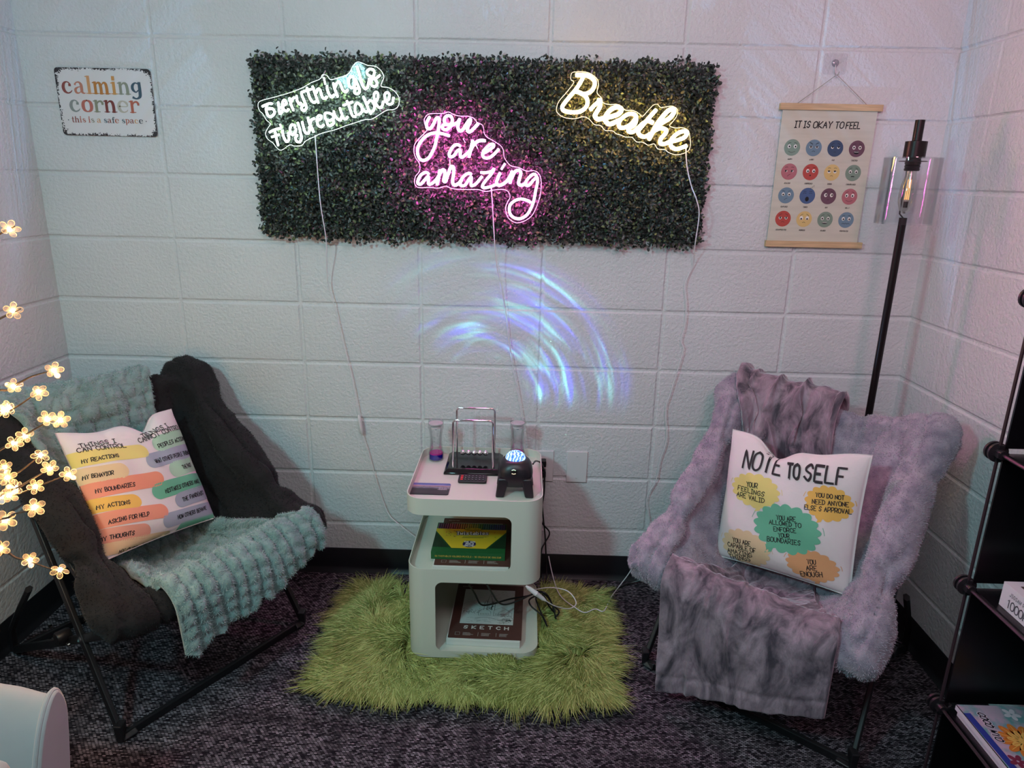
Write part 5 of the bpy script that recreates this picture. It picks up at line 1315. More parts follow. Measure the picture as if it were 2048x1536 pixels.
def make_chair(name, C0, ang, zb, m_f, m_hair, nh, hl, label, seed):
    M = chair_frame(C0, ang, zb)
    root = thing(name, (C0[0], C0[1], 0), label, 'armchair')
    # --- plush cover
    ns_, nt_ = 25, 33
    S, T = np.meshgrid(np.linspace(-1, 1, ns_), np.linspace(0, 1, nt_), indexing='ij')
    Pm = seat_P(S, T, zb)
    du = np.gradient(Pm, axis=0); dt = np.gradient(Pm, axis=1)
    nr = np.cross(dt, du); nr /= np.linalg.norm(nr, axis=2)[:, :, None] + 1e-9
    if nr[ns_ // 2, 8, 2] < 0: nr = -nr
    up = Pm + nr * .024; dn = Pm - nr * .024
    mb = MB()
    vs = np.concatenate([up.reshape(-1, 3), dn.reshape(-1, 3)]); K = ns_ * nt_
    fs = []
    for i in range(ns_ - 1):
        for j in range(nt_ - 1):
            a, b_, c, d = i * nt_ + j, (i + 1) * nt_ + j, (i + 1) * nt_ + j + 1, i * nt_ + j + 1
            fs.append((a, b_, c, d)); fs.append((K + d, K + c, K + b_, K + a))
    edge = [i * nt_ for i in range(ns_)] + [(ns_ - 1) * nt_ + j for j in range(1, nt_)] + [i * nt_ + nt_ - 1 for i in range(ns_ - 2, -1, -1)] + [j for j in range(nt_ - 2, 0, -1)]
    for a, b_ in zip(edge, edge[1:] + edge[:1]): fs.append((b_, a, K + a, K + b_))
    mb.add(vs.tolist(), fs)
    path = []; rad = []
    def seg(fn, n, rf):
        for i in range(n):
            t = i / n; path.append(tuple(fn(t))); rad.append(rf(t))
    bump = lambda x, c, w_: math.exp(-((x - c) / w_) ** 2)
    seg(lambda t: seat_P(-1 + 2 * t, 0, zb), 22, lambda t: .040 + .024 * (bump(t, 0, .16) + bump(t, 1, .16)))
    rl = lambda t: .052 + .020 * (bump(t, 0, .10) + bump(t, 1, .13)) - .017 * bump(t, .25, .045) - .010 * bump(t, .76, .05) + .006 * bump(t, .5, .15)
    seg(lambda t: seat_P(1, t, zb), 30, rl)
    seg(lambda t: seat_P(1 - 2 * t, 1, zb) + np.array([0, 0, -.004]), 22, lambda t: .034 + .034 * (bump(t, 0, .14) + bump(t, 1, .14)))
    seg(lambda t: seat_P(-1, 1 - t, zb), 30, lambda t: rl(1 - t))
    mb.tube(path, rad, 12, closed=True)
    for su in (-1, 1):  # stuffed corner pockets
        for tt, rr_ in ((.03, .066), (.97, .066)):
            c = seat_P(su * .97, tt, zb)
            mb.lathe([(rr_ * math.sin(PI * (j + .05) / 8.1), -rr_ * math.cos(PI * (j + .05) / 8.1)) for j in range(9)], c, 14)
    tmp = mb.obj('tmp', m_f, smooth=False)
    md = tmp.modifiers.new('r', 'REMESH'); md.mode = 'VOXEL'; md.voxel_size = .0095
    md = tmp.modifiers.new('s', 'SMOOTH'); md.factor = .6; md.iterations = 7
    dg = bpy.context.evaluated_depsgraph_get(); ev = tmp.evaluated_get(dg); me = ev.to_mesh()
    nv = len(me.vertices); V = np.zeros(nv * 3, np.float32); me.vertices.foreach_get('co', V); V = V.reshape(-1, 3).astype(float)
    Nn = np.zeros(nv * 3, np.float32); me.vertices.foreach_get('normal', Nn); Nn = Nn.reshape(-1, 3)
    Qd = np.array([p.vertices[:] for p in me.polygons if len(p.vertices) == 4])
    ev.to_mesh_clear(); bpy.data.objects.remove(tmp)
    # soft folds and dents in the plush
    f1 = vnoise(V * np.array([1, 1.2, 1]), 9, seed) - .5; f2 = vnoise(V, 24, seed + 3) - .5; f3 = vnoise(V, 60, seed + 5) - .5
    wr = vnoise(V * np.array([.5, 3.2, .6]), 8, seed + 7); wr = 1 - np.abs(wr * 2 - 1)
    V = V + Nn * (f1 * .024 + f2 * .010 + f3 * .0022 - np.clip(wr - .84, 0, 1) * .085)[:, None]
    Vw = V @ np.array(M.to_3x3()).T + np.array([C0[0], C0[1], 0])
    T3 = np.concatenate([Qd[:, [0, 1, 2]], Qd[:, [0, 2, 3]]])
    HV, HQ = fuzz(Vw, T3, nh, hl, .0011, .25, len(Vw), seed=seed)
    o0 = np.array(root['_o'])
    Qa = np.concatenate([Qd, HQ]); mi = np.concatenate([np.zeros(len(Qd), int), np.ones(len(HQ), int)])
    me = np_mesh('plush_cover', np.concatenate([Vw, HV]) - o0, Qa, mats=[m_f, m_hair], mq=mi)
    link('plush_cover', me, root, None, angle=0)
    bvh = BVHTree.FromPolygons([Vector(p) for p in V.tolist()], Qd.tolist())
    # --- frame: two crossing hoops of flat tube
    W = lambda a, b_, c: M @ Vector((a, b_, c))
    def bar(nm, a, b_, r=.0125, flat=(1.35, .75), m=None):
        return MB().tube([W(*a), W(*b_)], r, 4, flat=flat, up0=(0, 0, 1) if abs(a[2] - b_[2]) < .3 and abs(a[0] - b_[0]) < .3 else (M.to_3x3() @ Vector((1, 0, .3)))).obj(nm, m or m_black_metal, root, bevel=.003, smooth=False)
    for sgn in (-1, 1):
        vf, vb = .300 * sgn, .275 * sgn
        bar('front_leg', (0, vf, .018), (-.475, vb, zb - .02))
        bar('rear_leg', (-.60, .30 * sgn, .02), (.055, .285 * sgn, .345))
        bar('side_rail', (.05, .30 * sgn, .345), (-.50, .29 * sgn, zb - .05), .010)
        br = MB().tube([W(-.60, .30 * sgn, .02), W(-.585, .30 * sgn, .10), W(-.50, .30 * sgn, .20), W(-.41, .298 * sgn, .30)], .012, 6, flat=(1, .8))
        br.obj('rear_strut', m_black_plastic, root)
        piv = W(-.235, .302 * sgn, .222)
        MB().lathe([(.016, -.018), (.018, -.014), (.018, .014), (.016, .018)], piv, 16, axis=tuple(M.to_3x3() @ Vector((0, 1, 0)))).obj('pivot', m_black_plastic, root, angle=.5)
        for q_ in (W(-.275, .3 * sgn + .012 * sgn, .242), W(-.185, .3 * sgn + .012 * sgn, .222)):
            MB().lathe([(.006, -.003), (.006, .003)], q_, 12, axis=tuple(M.to_3x3() @ Vector((0, 1, 0)))).obj('rivet', m_chrome, root, angle=.5)
        MB().tube([W(0, vf, .055), W(0, vf, .012), W(0, vf * .88, .012)], .0175, 4, flat=(1.25, .85)).obj('corner_joint', m_black_plastic, root, bevel=.003, smooth=False)
    bar('front_floor_bar', (0, -.30, .013), (0, .30, .013))
    bar('rear_floor_bar', (-.60, -.30, .015), (-.60, .30, .015))
    return root, M, bvh

def throw(name, M, bvh, zb, sleft, sright, tb, th, seed, relief, m_c, m_hair, nh, hl, label, back_drop, thick=.010, ns_=150, nt_=340, wav=.012, fringe=.01, off=.006):
    """a throw lying in the chair: th(s) = how far it hangs over the front edge, tb = how far down behind the back"""
    root_o = M @ Vector((.1, 0, .1))
    S0 = np.linspace(0, 1, ns_); T0 = np.linspace(0, 1, nt_)
    # arc-length spaced guide of the centre line, from behind the back, down the seat, over the front
    mid = seat_P(np.zeros(120), np.linspace(1, 0, 120), zb)
    lens = np.concatenate([[0], np.cumsum(np.linalg.norm(np.diff(mid, axis=0), axis=1))]); Lm = lens[-1]
    Lb, Lf = back_drop, max(th(0.), th(.5), th(1.))
    tot = Lb + .12 + Lm + .12 + Lf
    P = np.zeros((ns_, nt_, 3)); inv = M.inverted()
    for i, s0 in enumerate(S0):
        hl_ = th(s0)
        for j, t0 in enumerate(T0):
            l = t0 * (Lb + .12 + Lm + .12 + hl_)
            tt = 1 - np.clip((l - Lb - .12) / Lm, 0, 1)
            sl, sr = sleft(1 - t0), sright(1 - t0)
            s = sl + (sr - sl) * s0
            base = seat_P(s, tt, zb)
            if l < Lb + .12:      # behind and over the back roll
                R = .058 + off
                c = seat_P(np.clip(s, -1.02, 1.02), 1, zb)
                a = (l - Lb) / .12
                if l < Lb: p = np.array([c[0] - R, c[1], c[2] - (Lb - l)])
                else: p = np.array([c[0] - R * math.cos(PI * a * .62), c[1], c[2] + R * math.sin(PI * a * .62)])
            elif l > Lb + .12 + Lm:
                R = .062 + off
                c = seat_P(np.clip(s, -1.05, 1.05), 0, zb)
                a = (l - Lb - .12 - Lm) / .12
                if a <= 1:
                    th_ = PI * .5 * (1 - a)
                    p = np.array([c[0] + R * math.cos(th_), c[1], c[2] + R * math.sin(th_)])
                else: p = np.array([c[0] + R + .004 * math.sin(s * 5), c[1], c[2] - (l - Lb - .24 - Lm)])
            else:
                e = .004
                a_, b_ = seat_P(s, min(tt + e, 1), zb), seat_P(s, max(tt - e, 0), zb)
                c_, d_ = seat_P(min(s + .02, 1.1), tt, zb), seat_P(s - .02, tt, zb)
                n_ = np.cross(b_ - a_, c_ - d_); n_ /= np.linalg.norm(n_) + 1e-9
                if n_[2] < 0: n_ = -n_
                n_ = n_ * .6 + np.array([.5, 0, .5]); n_ /= np.linalg.norm(n_)
                hit = bvh.ray_cast(Vector(base + n_ * .22), Vector(-n_), .40)
                p = (np.array(hit[0]) if hit[0] is not None else base + n_ * .03) + n_ * (off + .004)
            P[i, j] = p
    for _ in range(10):
        Qp = P.copy()
        Qp[1:-1, 1:-1] = (P[:-2, 1:-1] + P[2:, 1:-1] + P[1:-1, :-2] + P[1:-1, 2:] + P[1:-1, 1:-1] * 2) / 6
        Qp[0, 1:-1] = (P[0, :-2] + P[0, 2:] + P[0, 1:-1]) / 3; Qp[-1, 1:-1] = (P[-1, :-2] + P[-1, 2:] + P[-1, 1:-1]) / 3
        P = Qp
    d1 = np.gradient(P, axis=0); d2 = np.gradient(P, axis=1)
    nr = np.cross(d1, d2); nr /= np.linalg.norm(nr, axis=2)[:, :, None] + 1e-9
    if nr[ns_ // 2, nt_ // 2, 2] < 0: nr = -nr
    # cloth coordinates in metres for the relief
    ca = np.concatenate([np.zeros((1, nt_)), np.cumsum(np.linalg.norm(np.diff(P, axis=0), axis=2), axis=0)])
    cb = np.concatenate([np.zeros((ns_, 1)), np.cumsum(np.linalg.norm(np.diff(P, axis=1), axis=2), axis=1)], axis=1)
    rel = relief(ca, cb, np.broadcast_to(S0[:, None], ca.shape), np.broadcast_to(T0[None, :], ca.shape), P)
    top = P + nr * rel[:, :, None]
    bot = P - nr * .0015
    e_ = fringe * (vnoise(np.stack([ca.ravel(), cb.ravel()], 1), 30, seed).reshape(ca.shape) - .4)
    wfr = np.clip(1 - (1 - T0) / .02, 0, 1)[None, :] * np.ones((ns_, 1))
    top[:, :, 2] -= e_ * wfr; bot[:, :, 2] -= e_ * wfr
    top[[0, -1]] = (top[[0, -1]] + bot[[0, -1]]) / 2; top[:, [0, -1]] = (top[:, [0, -1]] + bot[:, [0, -1]]) / 2
    K = ns_ * nt_
    V = np.concatenate([top.reshape(-1, 3), bot.reshape(-1, 3)])
    ii, jj = np.meshgrid(np.arange(ns_ - 1), np.arange(nt_ - 1), indexing='ij'); a = (ii * nt_ + jj).ravel()
    q = np.stack([a, a + nt_, a + nt_ + 1, a + 1], 1)
    fn_ = np.cross(V[q[:, 1]] - V[q[:, 0]], V[q[:, 2]] - V[q[:, 0]])
    if (fn_ * nr.reshape(-1, 3)[a]).sum() < 0: q = q[:, ::-1]
    ring = np.concatenate([np.arange(ns_) * nt_, (ns_ - 1) * nt_ + np.arange(1, nt_), np.arange(ns_ - 2, -1, -1) * nt_ + nt_ - 1, np.arange(nt_ - 2, 0, -1)])
    r2 = np.roll(ring, -1)
    Q = np.concatenate([q, q[:, ::-1] + K, np.stack([ring, r2, r2 + K, ring + K], 1)])
    M3 = np.array(M.to_3x3()); tr = np.array(M.translation)
    Vw = V @ M3.T + tr
    T3 = np.concatenate([q[:, [0, 1, 2]], q[:, [0, 2, 3]]])
    mi = np.zeros(len(Q), int); o0 = np.array(root_o)
    if nh:
        HV, HQ = fuzz(Vw, T3, nh, hl, .0011, .2, len(Vw), seed=seed, flowf=22)
        Vw = np.concatenate([Vw, HV]); mi = np.concatenate([mi, np.ones(len(HQ), int)]); Q = np.concatenate([Q, HQ])
    me = np_mesh(name, Vw - o0, Q, mats=[m_c, m_hair] if nh else [m_c], mq=mi)
    me.shade_smooth()
    o = bpy.data.objects.new(name, me); COL.objects.link(o); o.location = root_o; o['_o'] = tuple(root_o)
    return tag(o, label, 'blanket')

ANG_L = math.atan2(-.530, .848); ANG_R = math.atan2(-.781, -.625)
m_bf = add_noise(mat('black_plush', '0e0d11', .9, Sheen_Weight=.05), 20, .3)
m_bh = mat('black_pile', '0a090d', .8)
m_gf = add_noise(mat('grey_plush', 'a49ba8', .95, Sheen_Weight=.3), 26, .22, col2='7e7888')
m_gh = mat('grey_pile', 'b4abb8', .85)
chL, ML, bvL = make_chair('folding_armchair', (.295, -.590), ANG_L, .795, m_bf, m_bh, 60000, .006,
                          'black plush folding armchair on the left, covered by the sea green blanket', 5)
chR, MR, bvR = make_chair('folding_armchair', (1.795, -.667), ANG_R, .785, m_gf, m_gh, 120000, .0055,
                          'grey plush folding armchair on the right, in front of the floor lamp', 17)

# sea green blanket with puffed bubbles
def relief_green(ca, cb, S, T, P):
    a, b_ = ca / .050, cb / .042
    row = np.floor(b_); x = a + (row % 2) * .5
    fx = np.abs(x - np.floor(x) - .5) * 2; fy = np.abs(b_ - row - .5) * 2
    d = np.clip(1 - np.maximum(fx ** 2.2, fy ** 2.2), 0, 1) ** .5
    n_ = vnoise(np.stack([ca.ravel(), cb.ravel()], 1), 55, 4).reshape(ca.shape)
    n2 = vnoise(np.stack([ca.ravel() * 1.0, cb.ravel() * .35], 1), 20, 9).reshape(ca.shape)
    # on the seat the bubbles crowd into ridges running to the front
    a2 = ca / .040; f2 = np.abs((a2 + .5 * (n2 - .5)) % 1 - .5) * 2
    rid = np.clip(1 - f2 ** 2.0, 0, 1) ** .6
    b3 = cb / .034; f3 = np.abs((b3 + .5 * np.floor(a2)) % 1 - .5) * 2
    rid = rid * (.62 + .38 * np.clip(1 - f3 ** 2, 0, 1))
    k = np.clip((T - .50) / .12, 0, 1)
    return .003 + (.013 * d) * (1 - k) + (.022 * rid) * k + .005 * n_ + .006 * (n2 - .5)
m_g1 = add_noise(mat('sea_green_plush', '869c9c', .95, Sheen_Weight=.4), 18, .15, col2='6b8a88')
m_g2 = mat('sea_green_pile', '9db0b0', .85)
lerp = lambda x, xs, ys: float(np.interp(x, xs, ys))
throw('bubble_blanket', ML, bvL, .795, lambda u: lerp(u, [0, .12, .3, .5, .8, 1], [-.62, -.66, -.72, -.66, -1.12, -1.2]), lambda u: lerp(u, [0, .1, .2, .3, .42, .62, .8, 1], [1.04, 1.02, .82, .74, .62, .48, .50, .52]),
      .1, lambda s: .13 - .11 * s, 5, relief_green, m_g1, m_g2, 60000, .008,
      'sea green puffed plush blanket draped down the back and seat of the black armchair', .16, fringe=.03)
# grey violet velvet throw
def relief_velvet(ca, cb, S, T, P):
    q = np.stack([ca.ravel(), cb.ravel() * .12], 1)
    w1 = vnoise(q, 26, 3).reshape(ca.shape); w2 = vnoise(q * np.array([1, 2.2]), 70, 5).reshape(ca.shape); w3 = vnoise(np.stack([ca.ravel(), cb.ravel()], 1), 14, 8).reshape(ca.shape)
    rdg = 1 - np.abs(w1 * 2 - 1); fold = np.exp(-((S - .16 - .03 * np.sin(T * 9)) / .02) ** 2)
    bk = np.clip((.38 - T) / .1, 0, 1)
    hem = np.exp(-((T - .965) / .006) ** 2)
    return .004 + .020 * rdg ** 2 * (.35 + .9 * bk) + .004 * w2 + .012 * w3 - .006 * fold - .004 * hem
m_v = mat('velvet_throw', '6e6670', .8, Sheen_Weight=.7, Sheen_Roughness=.35, Sheen_Tint=(.9, .8, .9, 1))
nt, ns, ln, b = nodes(m_v)
tc = N(nt, 'ShaderNodeTexCoord'); mp = N(nt, 'ShaderNodeMapping'); mp.inputs['Scale'].default_value = (1, 1, .45); ln.new(tc.outputs['Object'], mp.inputs[0])
no = N(nt, 'ShaderNodeTexNoise', i_Scale=17.0, i_Detail=6.0, i_Distortion=1.0, i_Roughness=.6); ln.new(mp.outputs[0], no.inputs['Vector'])
cr = N(nt, 'ShaderNodeValToRGB'); ln.new(no.outputs[0], cr.inputs[0])
cr.color_ramp.elements[0].position = .36; cr.color_ramp.elements[0].color = lin('3f3944'); cr.color_ramp.elements[1].position = .66; cr.color_ramp.elements[1].color = lin('a08e9a')
ln.new(cr.outputs[0], b.inputs['Base Color'])
n2 = N(nt, 'ShaderNodeTexNoise', i_Scale=60.0, i_Detail=4.0); ln.new(mp.outputs[0], n2.inputs['Vector'])
bp = N(nt, 'ShaderNodeBump', i_Strength=.7, i_Distance=.008); ln.new(n2.outputs[0], bp.inputs['Height']); ln.new(bp.outputs[0], b.inputs['Normal'])
throw('velvet_throw', MR, bvR, .785, lambda u: lerp(u, [0, .15, .3, .45, .6, .8, 1], [-.66, -.70, -.74, -.50, -.5, -1.0, -1.05]), lambda u: lerp(u, [0, .15, .3, .45, .6, .8, 1], [.86, .86, .66, .40, .2, .10, .12]),
      .1, lambda s: .31 - .15 * s, 8, relief_velvet, m_v, None, 0, 0,
      'crumpled grey violet velvet throw draped over the back and front of the grey armchair', .14, fringe=.012)

# ================================================================== printed cushions
PAL = ['dccf7c', 'e2b45a', '66b392', 'dcc49c', 'd8a070', 'e2947a', 'dc9c88', 'a2c9ae', '9aa4b2']
def euler_pose(q):
    a, b_, c = q[:3]
    return Matrix.Translation(Vector(q[3:])) @ Matrix.Rotation(a, 4, 'Z') @ Matrix.Rotation(b_, 4, 'X') @ Matrix.Rotation(c, 4, 'Y')
def cushion(name, pose, size, dips, T, label, draw, shift=(0, 0, 0)):
    M = Matrix.Translation(Vector(shift)) @ euler_pose(pose)
    at = M @ Vector((0, 0, -size / 2))
    root = thing(name, at, label, 'cushion')
    h = size / 2
    def bend(a, b_):
        x = a * (1 - .035 * (1 - (b_ / h) ** 2)); z = b_ * (1 - .03 * (1 - (a / h) ** 2))
        for x0, w_, dp in dips: z -= dp * math.exp(-((a - x0) / w_) ** 2) * max((b_ / h + 1) / 2, 0) ** 6
        return x, z
    def unbend(x, z):
        a, b_ = x, z
        for _ in range(14):
            p, q = bend(a, b_); a = max(-h * 1.02, min(h * 1.02, a + (x - p) * .7)); b_ = max(-h * 1.02, min(h * 1.02, b_ + (z - q) * .7))
        m_ = h * .9995
        return max(-m_, min(m_, a)), max(-m_, min(m_, b_))
    def thick(a, b_):
        u_, v_ = abs(a / h), abs(b_ / h)
        t = T * (max(1 - u_ ** 2.6, 0) ** .5) * (max(1 - v_ ** 2.6, 0) ** .5)
        wr = .0030 * math.sin(a * 70 + b_ * 25) * math.exp(-((b_ + .25 * a - .02) / .05) ** 2) + .0035 * math.sin(b_ * 38 + a * 19 + 1)
        for x0, w_, dp in dips: t -= .22 * dp * math.exp(-((a - x0) / .012) ** 2) * max(v_ * (b_ > 0), 0) ** 2
        return max(t + wr * min(1, t / T * 1.5), .0012)
    n = 90
    g = np.linspace(-h, h, n)
    front = np.array([[tuple(M @ Vector((bend(a, b_)[0], -thick(a, b_), bend(a, b_)[1]))) for b_ in g] for a in g])
    back = np.array([[tuple(M @ Vector((bend(a, b_)[0], thick(a, b_) * .75, bend(a, b_)[1]))) for b_ in g] for a in g])
    mb = MB().grid(front)
    o = len(mb.v); mb.add(back.reshape(-1, 3).tolist(), [(i * n + j, i * n + j + 1, (i + 1) * n + j + 1, (i + 1) * n + j) for i in range(n - 1) for j in range(n - 1)])
    rg = [i * n for i in range(n)] + [(n - 1) * n + j for j in range(1, n)] + [i * n + n - 1 for i in range(n - 2, -1, -1)] + [j for j in range(n - 2, 0, -1)]
    for a, b_ in zip(rg, rg[1:] + rg[:1]): mb.f.append((a, b_, b_ + n * n, a + n * n)); mb.m.append(0)
    def surf(x, z, off):
        a, b_ = unbend(x, z); p, q = bend(a, b_)
        return tuple(M @ Vector((p, -thick(a, b_) - .0007 - off, q)))
    draw(mb, surf, h)
    mats = [add_noise(mat(name + '_cotton', 'ddd6d6', .85), 5, .05, bump=.3, bscale=35, bdist=.004)] + [mat('print_' + c, c, .85) for c in PAL] + [m_ink]
    mb.obj('cover', mats, root, angle=0)
    tg = MB(); c1 = M @ Vector((bend(h, -h)[0], 0, bend(h, -h)[1]))
    e = [M @ Vector((bend(a, -h)[0], -.0006, bend(a, -h)[1] - .0012)) for a in np.linspace(-h * .97, h * .97, 20)]
    tg.tube(e, .0016, 5).obj('seam', mats[0], root)
    return root
def draw_left(mb, surf, h):
    for x0, z0, x1, z1, hh, c, left in BARS:
        x0, z0, x1, z1, hh = (q / 1e4 for q in (x0, z0, x1, z1, hh))
        if left: x0 = -h * .985
        else: x1 = h * .985
        nx, nw = 40, 6; G = []
        L = x1 - x0
        for i in range(nx + 1):
            t = .5 - .5 * math.cos(PI * i / nx)
            x = x0 + L * t; z = z0 + (z1 - z0) * t
            d = (x1 - x) if left else (x - x0)
            w_ = hh * (math.sqrt(max(1 - (1 - d / hh) ** 2, 0)) if d < hh else 1)
            G.append([surf(x, z + w_ * (2 * k / nw - 1), 1e-4) for k in range(nw + 1)])
        mb.grid(np.array(G), c + 1)
    for t, x0, z0, x1, z1, hh in TEXT_L:
        put_text(mb, t, (x0 / 1e4, z0 / 1e4), (x1 / 1e4, z1 / 1e4), hh / 1e4, .0021, surf, 8e-4, 10, jit=.05)
def draw_right(mb, surf, h):
    rr = random.Random(4)
    for x, z, a, b_, c in CLOUDS:
        x, z, a, b_ = (q / 1e4 for q in (x, z, a, b_))
        k = 15 if c != 2 else 17; ol = []
        for i in range(k * 8):
            t = 2 * PI * i / (k * 8); s_ = abs(math.sin(t * k / 2)); r = .88 + .12 * s_
            ol.append((x + a * r * math.cos(t), z + b_ * r * math.sin(t)))
        o_ = 1e-4 + c * 8e-5 + (3e-4 if c == 2 else 0)
        mb.fan(ol, (x, z), surf, o_, c + 1, rings=7)
        sx = -1 if c in (0, 1, 2) else 1
        tx = {0: .1, 1: -.35, 2: -.55, 3: .1, 4: .1}[c]
        tail = [(x + a * tx, z - b_ * .8), (x + a * (tx + .26), z - b_ * .8), (x + a * (tx + .2), z - b_ * 1.05), (x + a * tx, z - b_ * 1.16), (x + a * (tx + .05), z - b_ * 1.0)]
        mb.fan(tail, (x + a * (tx + .12), z - b_ * .95), surf, o_, c + 1, rings=1)
        for sg in (-1, 1):
            q = [(x + sg * a * 1.07 * math.cos(t), z + b_ * 1.07 * math.sin(t)) for t in (.12, .25, .38)]
            mb.ribbon(q, .0014, surf, o_, c + 1)
    for i, (t, x0, z0, x1, z1, hh) in enumerate(TEXT_R):
        wd = .0058 if i < 3 else .0020
        put_text(mb, t, (x0 / 1e4, z0 / 1e4), (x1 / 1e4, z1 / 1e4), hh / 1e4, wd, surf, 2.2e-3 if i < 3 else 1.1e-3, 10, jit=.04)
        if i < 3: put_text(mb, t, (x0 / 1e4 + .002, z0 / 1e4 - .003), (x1 / 1e4 + .002, z1 / 1e4 - .002), hh / 1e4, wd * .35, surf, 2.2e-3, 10, jit=.05)
cushion('printed_cushion', PILLOW_L, .365, [(.052, .038, .048), (-.07, .085, .020)], .050, 'white square cushion listing things one can and cannot control, on the black armchair', draw_left, shift=(0, 0, .010))
cushion('printed_cushion', PILLOW_R, .385, [(-.05, .045, .050), (.045, .075, .022)], .060, 'white square cushion reading NOTE TO SELF over pastel speech clouds, on the grey armchair', draw_right)

# ================================================================== velvet armchair at the lower left
def velvet_chair():
    root = thing('velvet_armchair', (-.1, -1.5, 0), 'pale grey velvet armchair with only its rounded arm showing at the lower left', 'armchair')
    m_s = add_noise(mat('grey_velvet', 'a3a2a4', .85, Sheen_Weight=.5), 7, .12, bump=.15, bscale=10, bdist=.01)
    # arm: end panel faces right, top rolls away to the left
    xe = .250; yc = -1.195
    prof = [(.030, 0), (.008, .20), (-.018, .34), (-.026, .41), (-.010, .452), (.020, .440), (.056, .385), (.095, .28), (.130, .15), (.155, 0)]
    pr = spline(prof, 4)
    mb = MB(); P = []
    for k, (x, gy, gz) in enumerate([(xe, .90, .975), (xe - .02, .94, .985), (xe - .06, 1.0, 1.01), (xe - .12, 1.04, 1.03), (xe - .3, 1.08, 1.06), (xe - .6, 1.08, 1.07)]):
        P.append([(x, yc - y * gy, z * gz) for y, z in pr])
    mb.grid(np.array(P)); n = len(pr)
    mb.f.append(tuple(range(n))); mb.m.append(0)
    mb.f.append(tuple(range(5 * n, 6 * n))); mb.m.append(0)
    mb.obj('arm', m_s, root, angle=.9)
    MB().prism([(yc - y, z) for y, z in pr], lambda a, c, d: (xe + d, a, c), -.004, .014).obj('arm_front_panel', m_s, root, bevel=.005)
    MB().tube([(xe + .005, yc - y, z) for y, z in pr], .0045, 8).obj('piping', m_s, root)
    MB().box((-.03, -1.62, .22), (.62, .62, .24)).obj('seat_base', m_s, root, bevel=.03, bseg=3)
    MB().box((-.02, -1.60, .385), (.60, .56, .11)).obj('seat_cushion', m_s, root, bevel=.04, bseg=4)
    MB().box((-.34, -1.62, .42), (.12, .80, .74)).obj('backrest', m_s, root, bevel=.05, bseg=4)
    MB().box((.0, -1.98, .24), (.62, .12, .44)).obj('arm', m_s, root, bevel=.05, bseg=4)
    for x in (-.28, .24):
        for y in (-1.36, -1.88):
            MB().tube([(x, y, .11), (x, y, 0)], [.018, .011], 10).obj('leg', m_black_metal, root)
velvet_chair()

# ================================================================== black cube shelf on the right
def cube_shelf():
    xf, y0, w_ = 2.085, -1.035, .30
    lev = [.055, .355, .650, .945, 1.245]
    root = thing('cube_shelf', (2.26, -1.2, 0), 'black modular cube shelf of plastic panels with round connectors, against the right wall', 'shelf')
    m_p = add_noise(mat('black_panel', '0d0c10', .32), 40, .2)
    m_c = mat('connector_plastic', '1c181d', .45)
    m_rod = mat('panel_edge', '3a2c32', .35, .3)
    xb = 2.425
    ys = [y0, y0 - w_, y0 - 2 * w_]
    for li in range(len(lev) - 1):
        for y in ys:
            MB().box(((xf + xb) / 2, y, (lev[li] + lev[li + 1]) / 2), (xb - xf - .02, .004, lev[li + 1] - lev[li] - .02)).obj('side_panel', m_p, root)
            fr = MB()
            zc, z2 = lev[li] + .008, lev[li + 1] - .008
            fr.tube([(xf, y, zc), (xf, y, z2)], .0035, 6); fr.obj('edge_rod', m_rod, root)
    for z in lev:
        for a, b_ in zip(ys, ys[1:]):
            MB().box(((xf + xb) / 2, (a + b_) / 2, z), (xb - xf - .016, w_ - .016, .004)).obj('shelf_panel', m_p, root)
            MB().tube([(xf, a - .012, z), (xf, b_ + .012, z)], .0035, 6).obj('edge_rod', m_rod, root)
        for y in ys:
            for x in (xf, xb):
                ax = Vector((0, 1, 0))
                c = MB().lathe([(.0165, -.002), (.0195, .001), (.0195, .006), (.010, .008), (.009, .022)], (x, y + .006, z), 24, axis=(0, -1, 0))
                c.lathe([(.019, 0), (.019, .005), (.017, .0065)], (x, y + .012, z), 24, axis=(0, 1, 0))
                c.box((x, y, z), (.020, .030, .010)).box((x, y, z), (.010, .012, .034))
                c.obj('connector', m_c, root, angle=.6)
    for y in ys:
        for x in (xf, xb): MB().lathe([(.011, 0), (.011, .048)], (x, y, 0), 14).obj('foot', m_c, root)
    for li in range(len(lev) - 1):
        MB().box((xb + .004, y0 - w_, (lev[li] + lev[li + 1]) / 2), (.004, 2 * w_ - .02, lev[li + 1] - lev[li] - .02)).obj('back_panel', m_p, root)
cube_shelf()
def puzzle_box():
    x0, x1, y1, y0, z0, z1 = 2.108, 2.33, -1.098, -1.30, .6525, .703
    root = thing('puzzle_box', (x0 / 2 + x1 / 2, y0 / 2 + y1 / 2, z0), 'white jigsaw puzzle box marked 1000PCS on the middle level of the cube shelf', 'puzzle box')
    wht = mat('box_card_white', 'd6d2d8', .5); dk = mat('box_picture', '2a3038', .4); gy = mat('box_text', '55525a', .6)
    add_noise(dk, 25, .5, col2='5a4a44')
    b_ = MB().box(((x0 + x1) / 2, (y0 + y1) / 2, (z0 + z1) / 2), (x1 - x0, y1 - y0, z1 - z0), 0)
    sf = lambda x, y, o: (x0 - .0003 - o, y1 - x, z0 + y)
    put_text(b_, '1000PCS', (.022, .008), (.098, .008), .017, .0024, sf, 0, 1)
    put_text(b_, 'JIGSAW PUZZLE', (.022, .032), (.092, .032), .0075, .0010, sf, 0, 1)
    b_.box(((x0 + x1) / 2 + .004, (y0 + y1) / 2 - .004, z1 + .0006), (x1 - x0 - .03, y1 - y0 - .03, .001), 2)
    b_.obj('carton', [wht, gy, dk], root, smooth=False)
puzzle_box()
